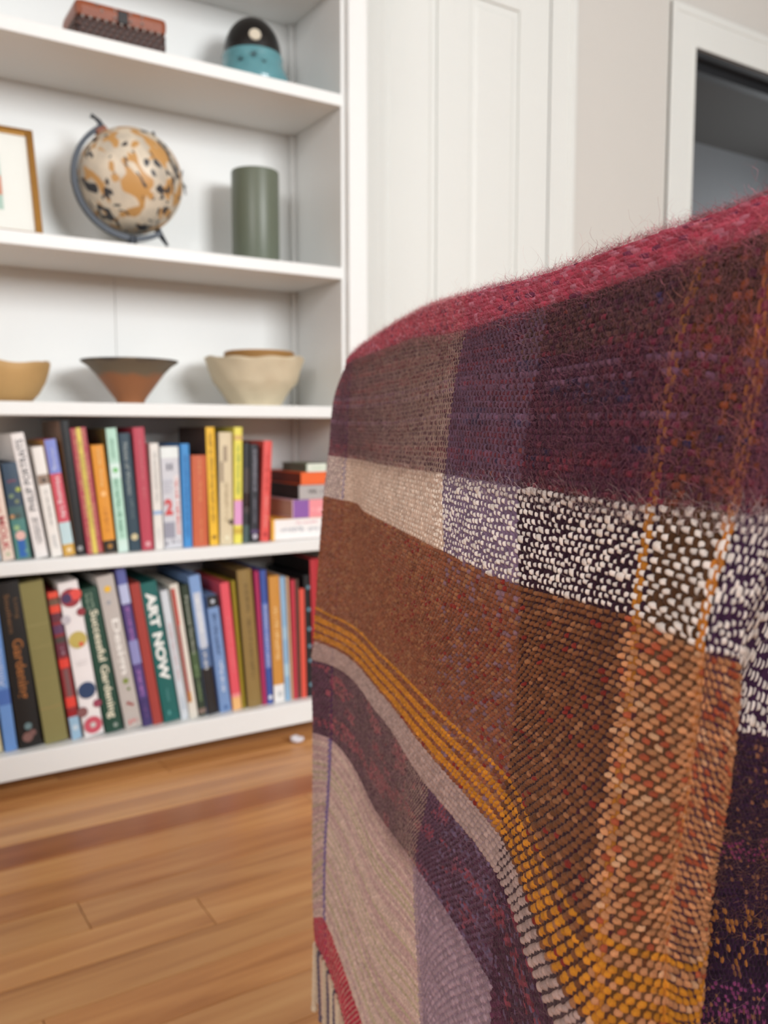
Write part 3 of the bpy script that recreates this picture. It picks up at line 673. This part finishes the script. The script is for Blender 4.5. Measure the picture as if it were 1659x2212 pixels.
# rows: distance down the cloth from the front edge of the red band (m)
RV = [0, .032, .082, .122, .236, .272, .287, .36, .56, .578]
RH = [.056, None, -.0257, -.0655, -.178, -.215, -.2247, -.3066, -.515, -.530]
ZC = {  # depth of each column at each row
 0: [.91, .90, .885, .88, .88, .88, .88, .885, .885, .885],
 1: [.87, .86, .85, .85, .85, .85, .85, .85, .85, .85],
 2: [.70, .70, .70, .70, .70, .70, .70, .70, .70, .70],
 3: [.50, .50, .495, .475, .562, .57, .575, .605, .62, .62],
 4: [.39, .39, .385, .372, .449, .462, .455, .48, .50, .50],
 5: [.30, .30, .303, .308, .309, .309, .315, .34, .37, .37],
 6: [.283, .28, .275, .262, .285, .286, .289, .31, .33, .33],
 7: [.268, .267, .268, .264, .301, .303, .306, .32, .34, .34],
}
XC = {
 0: [747, 722, 709, 699, 682, 678, 673, 675, 679, 683],
 1: [762, 750, 744, 736, 721, 716, 714, 712, 702, 706],
 2: [862, 848, 818, 790, 826, 826, 815, 812, 808, 790],
 3: [1008, 985, 960, 960, 938, 932, 926, 898, 922, 915],
 4: [1187, 1160, 1122, 1123, 1096, 1080, 1069, 1062, 1050, 1045],
 5: [1522, 1462, 1409, 1374, 1300, 1290, 1286, 1270, 1240, 1238],
 6: [1690, 1646, 1588, 1517, 1442, 1436, 1432, 1420, 1400, 1398],
 7: [1850, 1790, 1672, 1588, 1513, 1496, 1488, 1470, 1450, 1448],
}
YC = {
 0: [798, 858, 980, 1070, 1308, 1388, 1424, 1582, 2008, 2036],
 1: [779, 858, 986, 1079, 1328, 1402, 1436, 1596, 2028, 2092],
 2: [742, 845, 999, 1106, 1412, 1505, 1540, 1752, 2313, 2350],
 3: [713, 812, 1020, 1190, 1522, 1640, 1702, 1872, 2480, 2530],
 4: [660, 795, 1046, 1262, 1672, 1812, 1882, 2130, 2860, 2920],
 5: [551, 750, 1084, 1330, 2012, 2240, 2330, 2700, 3550, 3620],
 6: [488, 765, 1100, 1404, 2055, 2290, 2370, 2750, 3750, 3820],
 7: [425, 745, 1106, 1424, 2070, 2300, 2380, 2790, 3850, 3920],
}
# cloth past the fold edge: (px, py, depth)
F9 = [(1950, 390, .258, ), (1900, 740, .262), (1712, 1150, .30), (1592, 1575, .286), (1536, 1962, .328), (1516, 2130, .336), (1512, 2180, .338), (1500, 2560, .35), (1490, 3400, .36), (1490, 3460, .36)]
F10 = [(2180, 300, .24), (2080, 720, .245), (1800, 1165, .285), (1700, 1592, .297), (1640, 1962, .332), (1620, 2130, .338), (1616, 2180, .34), (1600, 2540, .35), (1600, 3380, .36), (1600, 3440, .36)]
F11 = [(2500, 180, .22), (2330, 690, .225), (2000, 1180, .265), (1880, 1600, .29), (1800, 1962, .325), (1780, 2130, .332), (1776, 2180, .334), (1770, 2520, .345), (1770, 3360, .355), (1770, 3420, .355)]
SIL = [(757, 777, .93), (783, 750, .875), (886, 685, .71), (1030, 633, .515), (1212, 585, .405), (1535, 471, .312), (1705, 408, .293), (1870, 350, .276), (1975, 310, .265), (2210, 225, .247), (2530, 110, .226)]
cols = []
for c in range(8):
    cols.append([cam_pt(XC[c][r], YC[c][r], ZC[c][r]) for r in range(10)])
for f in (F9, F10, F11): cols.append([cam_pt(*p) for p in f])
nrm2 = np.array((RT*.955 + Vector((FW.x, FW.y, 0)).normalized()*.295)[:])  # away from the hanging face
ctrl = []
for c, cl in enumerate(cols):
    s = cam_pt(*SIL[c])
    back = [s + nrm2*.075 + np.array((0, 0, -.30)), s + nrm2*.076 + np.array((0, 0, -.12)), s + nrm2*.070 + np.array((0, 0, -.024)), s + nrm2*.034 + np.array((0, 0, -.001))]
    ctrl.append(back + [s] + cl)
VR = [-.40, -.22, -.118, -.066, -.030] + RV
# selvedge turned round the far corner
e0 = [p + nrm2*.018 + np.array((FW.x, FW.y, 0))*.012 for p in ctrl[0]]
ctrl = [e0] + ctrl
CP = np.array(ctrl)           # columns x rows x 3
def pchip(x, y, xi):
    x = np.asarray(x, float); h = np.diff(x); d = np.diff(y, axis=0)/h[:, None]
    m = np.zeros_like(y)
    w1 = 2*h[1:]+h[:-1]; w2 = h[1:]+2*h[:-1]
    s = d[:-1]*d[1:] > 0
    with np.errstate(divide='ignore', invalid='ignore'):
        hm = (w1+w2)[:, None]/(w1[:, None]/d[:-1] + w2[:, None]/d[1:])
    m[1:-1] = np.where(s, hm, 0); m[0] = d[0]; m[-1] = d[-1]
    k = np.clip(np.searchsorted(x, xi)-1, 0, len(x)-2); t = ((xi-x[k])/h[k])[:, None]; H = h[k][:, None]
    return (2*t**3-3*t**2+1)*y[k] + (t**3-2*t**2+t)*H*m[k] + (-2*t**3+3*t**2)*y[k+1] + (t**3-t**2)*H*m[k+1]
U0, U1, V0, V1 = CU[0], CU[-1], VR[0], RV[-1]
gu = np.linspace(U0, U1, 640); gv = np.linspace(V0, V1, 720)
A_ = np.stack([pchip(VR, CP[c], gv) for c in range(CP.shape[0])])         # c x v x 3
G = pchip(CU, A_.reshape(A_.shape[0], -1), gu).reshape(len(gu), len(gv), 3)
def S(u, v):
    a = np.clip((u-U0)/(U1-U0), 0, 1)*(len(gu)-1); b = np.clip((v-V0)/(V1-V0), 0, 1)*(len(gv)-1)
    i = np.minimum(a.astype(int), len(gu)-2); j = np.minimum(b.astype(int), len(gv)-2); a = (a-i)[..., None]; b = (b-j)[..., None]
    return G[i, j]*(1-a)*(1-b) + G[i+1, j]*a*(1-b) + G[i, j+1]*(1-a)*b + G[i+1, j+1]*a*b
def NRM(u, v):
    e = .004
    du = S(u+e, v)-S(u-e, v); dv = S(u, v+e)-S(u, v-e)
    n = np.cross(dv, du); return n/np.maximum(np.linalg.norm(n, axis=-1, keepdims=True), 1e-9)
# which way is out: towards the camera on the hanging face
tn = NRM(np.array([.4]), np.array([.1]))[0]; tp = S(np.array([.4]), np.array([.1]))[0]
SGN = 1.0 if np.dot(tn, np.array(CAM[:])-tp) > 0 else -1.0

DU, DV = .0025, .0028     # spacing of warps and wefts
C_ = lambda *c: np.array(lin(c))
def hash01(i, s=0):
    x = np.sin(np.asarray(i)*12.9898 + s*78.233)*43758.5453
    return x-np.floor(x)
def smooth_noise(x, s=0):
    i = np.floor(x); f = x-i; f = f*f*(3-2*f)
    return hash01(i, s)*(1-f) + hash01(i+1, s)*f
def pick(cond, a, b): return np.where(cond[:, None], a, b)
def warp_colour(u, v, i):
    n = len(u); c = np.tile(C_(198, 170, 152), (n, 1))
    c = pick(u < .032, C_(160, 136, 136), c)
    c = pick(u < -.004, C_(86, 66, 66), c)
    c = pick((u > .034) & (u < .040), C_(118, 98, 140), c)
    c = pick((u > .41) & (u < .52), C_(122, 100, 122), c)
    c = pick((u > .52), C_(52, 30, 42), c)
    c = pick((u > .616) & (u < .6215), C_(176, 112, 38), c)
    c = pick((u > .624) & (u < .65), C_(82, 54, 34), c)
    c = pick((u > .6505) & (u < .6575), C_(190, 116, 44), c)
    c = pick(u >= .66, C_(66, 38, 66), c)
    return c
def weft_colour(u, v, j):
    n = len(u); h = hash01(j, 3)
    i = np.floor((u-U0)/DU)
    f1 = hash01(i*1.37 + j*7.91, 21); f2 = hash01(i*3.11 + j*2.73, 22)            # one value per loop
    sl = smooth_noise(u*14 + hash01(j, 8)*40, 5)                                   # slow dye change along a yarn
    sl2 = .45*smooth_noise(u*120 + hash01(j, 2)*90, 6) + .55*f1
    cl = smooth_noise(u*26 + 3.1*np.floor(j/3), 9)*.6 + smooth_noise(j*.37 + 2.*np.floor(u*30), 10)*.4   # small clouds over several rows
    h3 = hash01(np.floor(j/2), 4)
    # variegated plaid yarn
    pl = np.tile(C_(82, 40, 60), (n, 1))*(.62 + .75*sl2[:, None])
    pl = pick((cl > .66) & (f1 > .35), C_(100, 40, 56)*(.7+.6*f2[:, None]), pl)
    pl = pick((cl < .28) & (f1 > .4) & (u > .4), C_(56, 46, 76)*(.8+.5*f2[:, None]), pl)
    pl = pick((h3 > .72) & (sl > .45) & (f2 > .35), C_(122, 46, 62)*(.75+.5*f1[:, None]), pl)
    pl = pick((h > .5) & (h < .6) & (f2 > .4), C_(122, 84, 108)*(.8+.4*f1[:, None]), pl)
    pl = pick((f1 > .988) & (u > .45), C_(128, 58, 46), pl)
    top = (v < .028) & (u > .50); pl = pick(top & (f2 < .75), C_(88, 58, 54)*(.6+.8*f1[:, None]), pl)
    pl = pick((u > .625) & (f1 > .80), C_(140, 72, 46), pl)
    pl = pick((u > .60) & (f2 > .88), C_(120, 50, 72), pl)
    red = C_(188, 70, 92)*(.68 + .62*sl2[:, None]); red = pick(f2 > .86, C_(206, 128, 148), red); red = pick(f2 < .08, C_(118, 46, 82), red)
    white = np.tile(C_(232, 220, 212), (n, 1)); white = pick(u < .41, C_(246, 228, 212), white)
    br = np.where((u < .52)[:, None], C_(142, 84, 58), C_(128, 80, 52))*(.68 + .6*sl2[:, None]); br = pick(f1 > .84, C_(158, 106, 72), br); br = pick((f2 < .07) & (u > .25), C_(134, 48, 40), br); br = pick((u > .41) & (u < .52) & (f2 > .9), C_(134, 100, 110), br)
    lobe = C_(196, 136, 94)*(.66+.62*sl2[:, None]); lobe = pick(f2 > .82, C_(170, 84, 56), lobe); lobe = pick(f2 < .08, C_(208, 160, 122), lobe)  # lit fold: its brightness is put into the brown yarn colour
    br = pick(u > .612, lobe, br)
    gold = C_(200, 130, 42)*(.78 + .42*sl2[:, None])
    mauve = C_(176, 148, 140)*(.88 + .22*sl2[:, None])
    dk = C_(80, 44, 64)*(.6 + .75*sl2[:, None]); dk = pick((cl > .62) & (f1 > .4), C_(146, 66, 80)*(.7+.5*f2[:, None]), dk)
    dk = pick((u > .44) & (f2 > .86), C_(110, 90, 118), dk)
    lt = pick(h > .5, C_(206, 178, 166), C_(190, 156, 152)); lt = pick(h < .18, C_(184, 166, 138), lt); lt = lt*(.88+.24*sl2[:, None]); lt = pick((u > .033) & (u < .040), C_(128, 106, 148), lt)
    lt = pick((u > .40) & (u < .52), C_(162, 136, 146)*(.75+.5*sl2[:, None]), lt); lt = pick(u > .52, C_(96, 50, 72)*(.6+.8*sl2[:, None]), lt)
    c = pl
    c = pick(v < .0, red, c)
    c = pick((v > .082) & (v < .122), white, c)
    c = pick((v >= .122) & (v < .236), br, c)
    gr_ = ((v-.236)/.036*4.0) % 1.0
    c = pick((v >= .236) & (v < .272), pick(gr_ < .56, gold, br), c)
    c = pick((v >= .272) & (v < .287), mauve, c)
    c = pick((v >= .287) & (v < .36), dk, c)
    c = pick((v >= .36) & (v < .546), lt, c)
    c = pick(v >= .546, C_(178, 48, 66)*(.75+.5*sl2[:, None]), c)
    # dark side past the fold: plum with scattered flecks
    side = (u > .70) & (v > .122)
    sc_ = C_(52, 30, 50)*(.6+.8*sl2[:, None]); sc_ = pick(f1 > .86, C_(140, 92, 70), sc_); sc_ = pick((v > .236) & (v < .262) & (f1 > .70), C_(176, 112, 58), sc_)
    sc_ = pick((v > .270) & (f2 > .72), C_(132, 62, 104), sc_); sc_ = pick((v > .18) & (v < .205) & (f2 > .7), C_(130, 56, 92), sc_)
    c = pick(side, sc_, c)
    return c

def big_mesh(name, V, F, C=None):
    me = bpy.data.meshes.new(name); k = F.shape[1]
    me.vertices.add(len(V)); me.vertices.foreach_set('co', V.astype(np.float32).ravel())
    me.loops.add(F.size); me.loops.foreach_set('vertex_index', F.astype(np.int32).ravel())
    me.polygons.add(len(F)); me.polygons.foreach_set('loop_start', np.arange(0, F.size, k, dtype=np.int32)); me.polygons.foreach_set('use_smooth', np.ones(len(F), bool))
    me.update(calc_edges=True)
    if C is not None:
        a = me.color_attributes.new('col', 'FLOAT_COLOR', 'POINT')
        a.data.foreach_set('color', np.hstack([C, np.ones((len(C), 1))]).astype(np.float32).ravel())
    return me

YARN = attr_mat('wool_yarn'); HAIRM = attr_mat('wool_hair', .8, .05)
base = S(np.array([0.1]), np.array([-.05]))[0]
BL = thing('throw_blanket', 'handwoven wool throw in plum, rust, gold and cream bands draped over a chair back', 'blanket', (0, 0, 0))

# backing cloth, just under the yarns
nu, nv = 260, 300
uu, vv = np.meshgrid(np.linspace(U0, U1, nu), np.linspace(V0, V1, nv), indexing='ij'); u = uu.ravel(); v = vv.ravel()
N_ = NRM(u, v)*SGN; P_ = np.vstack([S(u, v) - N_*.0019, S(u, v) - N_*.0034])
cw = warp_colour(u, v, 0)*.5 + weft_colour(u, v, np.floor((v+.11)/.0028))*.5
idx = np.arange(nu*nv).reshape(nu, nv)
Fq = np.stack([idx[:-1, :-1], idx[1:, :-1], idx[1:, 1:], idx[:-1, 1:]], -1).reshape(-1, 4)
rim = np.concatenate([idx[:, 0], idx[-1, 1:], idx[-2::-1, -1], idx[0, -2:0:-1]]); rim2 = np.roll(rim, -1); nn = nu*nv
Fq = np.vstack([Fq, Fq[:, ::-1]+nn, np.stack([rim, rim2, rim2+nn, rim+nn], -1)])
cl = link('cloth', big_mesh('cloth', P_, Fq, np.vstack([cw, cw])), YARN, BL)

# every crossing of the plain weave that shows: a small plump float of yarn
I, J = np.meshgrid(np.arange(int((U1-U0)/DU)), np.arange(int((V1+.11)/DV)), indexing='ij')
I, J = I.ravel(), J.ravel()
cu = U0 + (I+.5)*DU; cv = -.11 + (J+.5)*DV
isw = ((I+J) % 2 == 0)
_d = S(cu, cv) - np.array(CAM[:]); _z = _d @ np.array(FW[:]); _px = CX + FPX*(_d @ np.array(RT[:]))/_z; _py = CY - FPX*(_d @ np.array(UP[:]))/_z
seen = (_z > .05) & (_px > -200) & (_px < 2250) & (_py > -200) & (_py < 2800)      # the rest of the hanging cloth keeps its plain backing
def floats(sel, na, nb, name):
    i, j, u0, v0, w = I[sel], J[sel], cu[sel], cv[sel], isw[sel]; n = len(u0)
    r1, r2, r3 = RNG.random(n), RNG.random(n), RNG.random(n)
    white = (v0 > .082) & (v0 < .122) & w
    boucle = white & (u0 > .39)
    nub = boucle & (r1 > .94)
    fuzzy = (v0 < .082) | ((v0 > .287) & (v0 < .36))
    red = v0 < 0
    brown = (v0 > .122) & (v0 < .287)
    lw = np.where(w, DU*.98, DU*.44); ww = np.where(w, DV*.50, DV*.88)
    dense = brown & (u0 < .52)
    lw = np.where(w & dense, DU*1.0, lw); ww = np.where(w & dense, DV*.58, ww)
    open_ = brown & (u0 >= .52) & (u0 < .70)
    lw = np.where(w & open_, DU*.72, lw); ww = np.where(w & open_, DV*.46, ww)
    goldb = (v0 > .236) & (v0 < .272); lw = np.where(w & goldb, DU*np.where(u0 > .44, .64, .9), lw); ww = np.where(w & goldb, DV*.56, ww)
    plaid = fuzzy & ~red
    ww = np.where(plaid & ~w, DV*.80, ww); lw = np.where(plaid & ~w, DU*.36, lw); ht = np.where(w, .00095, .00075); ht = np.where(plaid, np.where(w, .00066, .00072), ht); lw = np.where(plaid & w, DU*.92, lw)
    lw = np.where(w & red, DU*1.9, lw); ww = np.where(w & red, DV*.66, ww)
    ht = np.where(dense & ~w, .00045, ht); ht = np.where((open_ | goldb) & ~w, .0005, ht); ht = np.where((open_ | goldb) & w, .0012, ht); ht = np.where(red & ~w, .0002, ht); ht = np.where(red & w, .0010, ht)
    lw *= np.where(boucle, .50+.34*r2, 1); ww *= np.where(boucle, .80+.34*r3, 1); ht *= np.where(boucle, 1.0+.5*r2, .8+.4*r2)
    bwarp = (v0 > .082) & (v0 < .122) & (u0 > .39) & ~w; ht = np.where(bwarp, .00105, ht); ww = np.where(bwarp, DV*.98, ww); lw = np.where(bwarp, DU*.58, lw)
    lw *= np.where(nub, 1.9, 1); ww *= np.where(nub, 1.6, 1); ht *= np.where(nub, 1.02, 1)
    ht *= np.where(white & ~boucle, .6, 1)
    a = np.linspace(-1, 1, na); b = np.linspace(-1, 1, nb); aa, bb = np.meshgrid(a, b, indexing='ij'); aa = aa.ravel(); bb = bb.ravel()
    # square grid bent to a rounded float with a domed top
    a2 = aa*np.sqrt(1-bb**2*.5); bs = bb*np.sqrt(1-aa**2*.5); r2_ = np.clip(a2**2 + bs**2, 0, 1)
    prof = np.sqrt(1-r2_**1.4); aa = a2*1.06; bs = bs*1.06
    jit = RNG.normal(0, 1, (n, 2))*np.where(boucle, .34, .14)[:, None]
    skew = RNG.normal(0, .18, n) + np.where(w, .12*np.where(j % 2, 1, -1), 0)
    uo = aa[None]*np.where(w, lw, lw)[:, None]; vo = bs[None]*ww[:, None]
    uo = uo + skew[:, None]*vo*.5; vo = vo + (skew*np.where(w, 1, 0))[:, None]*uo*.35
    U_ = u0[:, None] + uo + jit[:, :1]*DU*.5; V_ = v0[:, None] + vo + jit[:, 1:]*DV*.5
    Nn = NRM(u0, v0)*SGN
    P = S(U_, V_) + Nn[:, None, :]*(prof[None]*(ht*1.9)[:, None] - .0012)[..., None]
    col = np.where(w[:, None], weft_colour(u0, v0, j), warp_colour(u0, v0, i))
    mixd = (fuzzy & ~w); kd = np.where((v0 > .28), np.interp(u0, (.1, .30, .40, .42), (.22, .30, .72, .42)), np.interp(u0, (.05, .40, .42), (.30, .74, .66)))[:, None]; col = np.where(mixd[:, None], col*kd + weft_colour(u0, v0, j)*(1-kd), col)
    mixb = (dense & ~w); col = np.where(mixb[:, None], col*.35 + weft_colour(u0, v0, j)*.65, col)
    mixo = (open_ & ~w); col = np.where(mixo[:, None], col*.85 + weft_colour(u0, v0, j)*.12, col)
    mixl = (v0 > .36) & ~w; col = np.where(mixl[:, None], col*.5 + weft_colour(u0, v0, j)*.5, col)
    mixr = (red & ~w); col = np.where(mixr[:, None], weft_colour(u0, v0, j), col)
    col = col*(.82 + .36*r3)[:, None]
    k = na*nb; id0 = np.arange(k).reshape(na, nb)
    f = np.stack([id0[:-1, :-1], id0[1:, :-1], id0[1:, 1:], id0[:-1, 1:]], -1).reshape(-1, 4)
    if SGN < 0: f = f[:, ::-1]
    Fa = (f[None] + (np.arange(n)*k)[:, None, None]).reshape(-1, 4)
    return P.reshape(-1, 3), Fa, np.repeat(col, k, 0)
for nm, sel, na, nb in (('weave', seen & (cu < .33), 4, 4), ('weave', seen & (cu >= .33), 5, 5)):
    P, Fa, C0 = floats(sel, na, nb, nm)
    o = link('woven_yarn', big_mesh('woven_yarn', P, Fa, C0), YARN, BL); o['kind'] = 'stuff'

# mohair halo: loose fibres standing off the cloth
def hairs(n, ur, vr, lr, lift, curl, rad, tint, seed, lay=None):
    g = np.random.default_rng(seed)
    u = g.uniform(*ur, n); v = g.uniform(*vr, n); Nn = NRM(u, v)*SGN; P0 = S(u, v) + Nn*g.uniform(.0006, .0019, n)[:, None]
    tu = S(u+.003, v)-S(u-.003, v); tu /= np.linalg.norm(tu, axis=1, keepdims=True); tv = np.cross(Nn, tu)
    L = g.uniform(*lr, n)*(.5+g.random(n)); th = g.uniform(0, 2*np.pi, n) if lay is None else lay[0] + g.normal(0, lay[1], n) + np.pi*(g.random(n) > .5); K = 6
    kap = g.normal(0, curl, n); li = np.abs(g.normal(0, lift, n))+.05
    pts = []; p = P0.copy(); ang = th.copy()
    for k in range(K):
        pts.append(p.copy())
        d = tu*np.cos(ang)[:, None] + tv*np.sin(ang)[:, None] + Nn*(li*(1-.5*k/K) - .03*(k/K))[:, None]
        p = p + d/np.linalg.norm(d, axis=1, keepdims=True)*(L/K)[:, None]; ang = ang + kap + g.normal(0, .25, n)
    pts = np.stack(pts, 1)
    tan = np.gradient(pts, axis=1); tan /= np.linalg.norm(tan, axis=2, keepdims=True)+1e-9
    a = np.cross(tan, Nn[:, None, :] + np.array([.21, .12, .29])); a /= np.linalg.norm(a, axis=2, keepdims=True)+1e-9
    tap = np.linspace(1, .45, K)[None, :, None]*rad*(.7+.6*g.random(n))[:, None, None]
    rings = np.stack([pts + a*tap, pts - a*tap], 2).reshape(n, K*2, 3)
    f = np.array([(k*2, k*2+1, k*2+3, k*2+2) for k in range(K-1)])
    Fa = (f[None] + (np.arange(n)*K*2)[:, None, None]).reshape(-1, 4)
    j = np.floor((v+.11)/DV); c = weft_colour(u, v, j)*.40 + warp_colour(u, v, 0)*.22 + tint*.38
    c = c*(.6+1.0*g.random(n)**1.5)[:, None]
    return rings.reshape(-1, 3), Fa, np.repeat(c, K*2, 0)
parts = [hairs(46000, (.02, .80), (.0, .087), (.005, .011), .30, .30, .00007, C_(158, 104, 116), 1, (1.57, .6)),
         hairs(32000, (.02, .82), (-.07, .006), (.005, .011), .25, .25, .00007, C_(236, 140, 158), 2, (0, .5)),
         hairs(9000, (.02, .82), (-.06, -.004), (.003, .007), .9, .55, .00004, C_(226, 140, 156), 7),
         hairs(260, (.05, .82), (-.05, -.015), (.010, .020), .9, .75, .00004, C_(222, 150, 160), 3),
         hairs(9000, (.05, .80), (.122, .25), (.003, .006), .30, .35, .00005, C_(190, 136, 96), 4),
         hairs(12000, (.1, .62), (.285, .37), (.005, .009), .30, .30, .00007, C_(160, 116, 132), 5, (1.57, .8)),
         hairs(220, (.2, .8), (.0, .3), (.012, .022), .4, .55, .00005, C_(200, 170, 140), 6)]
off = 0; Vs, Fs, Cs = [], [], []
for V, F_, C in parts: Vs.append(V); Fs.append(F_+off); Cs.append(C); off += len(V)
o = link('mohair_fuzz', big_mesh('mohair_fuzz', np.vstack(Vs), np.vstack(Fs), np.vstack(Cs)), HAIRM, BL); o['kind'] = 'stuff'

# fringe tassels along the hem
TM = [mat(c, .9, .15, 300, bump=.4, sheen=.2) for c in ((216, 194, 166), (196, 172, 146), (96, 80, 96), (200, 164, 142), (206, 182, 156))]
def tassel_mesh(m, seed):
    r = random.Random(seed); bm = bmesh.new(); L = r.uniform(.058, .072)
    for ph in (0, math.pi):
        pts = []
        for k in range(30):
            t = k/29; a = ph + t*2*math.pi*6
            pts.append((.0015*math.cos(a), .0015*math.sin(a), -L*t))
        tube(bm, pts, .0018, 6)
    bmesh.ops.create_icosphere(bm, subdivisions=2, radius=.0034, matrix=Matrix.Translation((0, 0, -L)))
    for f in bm.faces: f.smooth = True
    me = bpy.data.meshes.new('tassel'); bm.to_mesh(me); bm.free(); me.materials.append(m); return me
TMS = [tassel_mesh(m, k) for k, m in enumerate(TM)]
ut = .004
for k in range(56):
    p = S(np.array([ut]), np.array([V1-.002]))[0]
    o = link('tassel', TMS[(k+k//5) % 5], None, BL, tuple(p)); o.rotation_euler = (random.uniform(-.05, .05), random.uniform(-.05, .05), random.uniform(0, 6))
    ut += .0065 if k < 20 else .009

# ------------------------------------------------------------------ chair under the blanket
f2 = Vector((FW.x, FW.y, 0)).normalized()
def plan(r, Z, z): q = CAM + RT*r + f2*Z; return Vector((q.x, q.y, z))
A0 = plan(-.015, .93, 0); A1 = plan(.215, .12, 0)
dx = (A1-A0); Lc = dx.length; ang = math.atan2(dx.y, dx.x)
ch = thing('side_chair', 'upholstered chair hidden under the draped wool throw', 'chair', tuple(A0), rot=(0, 0, ang))
# local x along the back, local +y away from the hanging face or towards it
n_out = Vector((-math.sin(ang), math.cos(ang), 0)); sy = 1 if n_out.dot(RT) > 0 else -1
def cbx(lo, hi, bev): 
    a, b = sorted((lo[1]*sy, hi[1]*sy)); return bx((lo[0], a, lo[2]), (hi[0], b, hi[2]), bev)
UPH = mat((120, 112, 104), .9, .1, 200, bump=.2); LEG = mat((84, 56, 36), .5, .15, 20)
obj('backrest', cbx((.03, .0, .40), (Lc, .036, .752), .014), UPH, ch, smooth=True)
obj('seat', cbx((.05, .037, .38), (Lc-.02, .50, .46), .03), UPH, ch, smooth=True)
for x_ in (.07, Lc-.07):
    for y_ in (.05, .46):
        bm = bmesh.new(); tube(bm, [(x_, y_*sy, 0), (x_, y_*sy, .2), (x_, y_*sy, .385)], [.013, .017, .020], 10); obj('leg', bm, LEG, ch, smooth=True)
for x_ in (.07, Lc-.07):
    bm = bmesh.new(); tube(bm, [(x_, .018*sy, .33), (x_, .018*sy, .405)], .012, 8); obj('back_post', bm, LEG, ch, smooth=True)
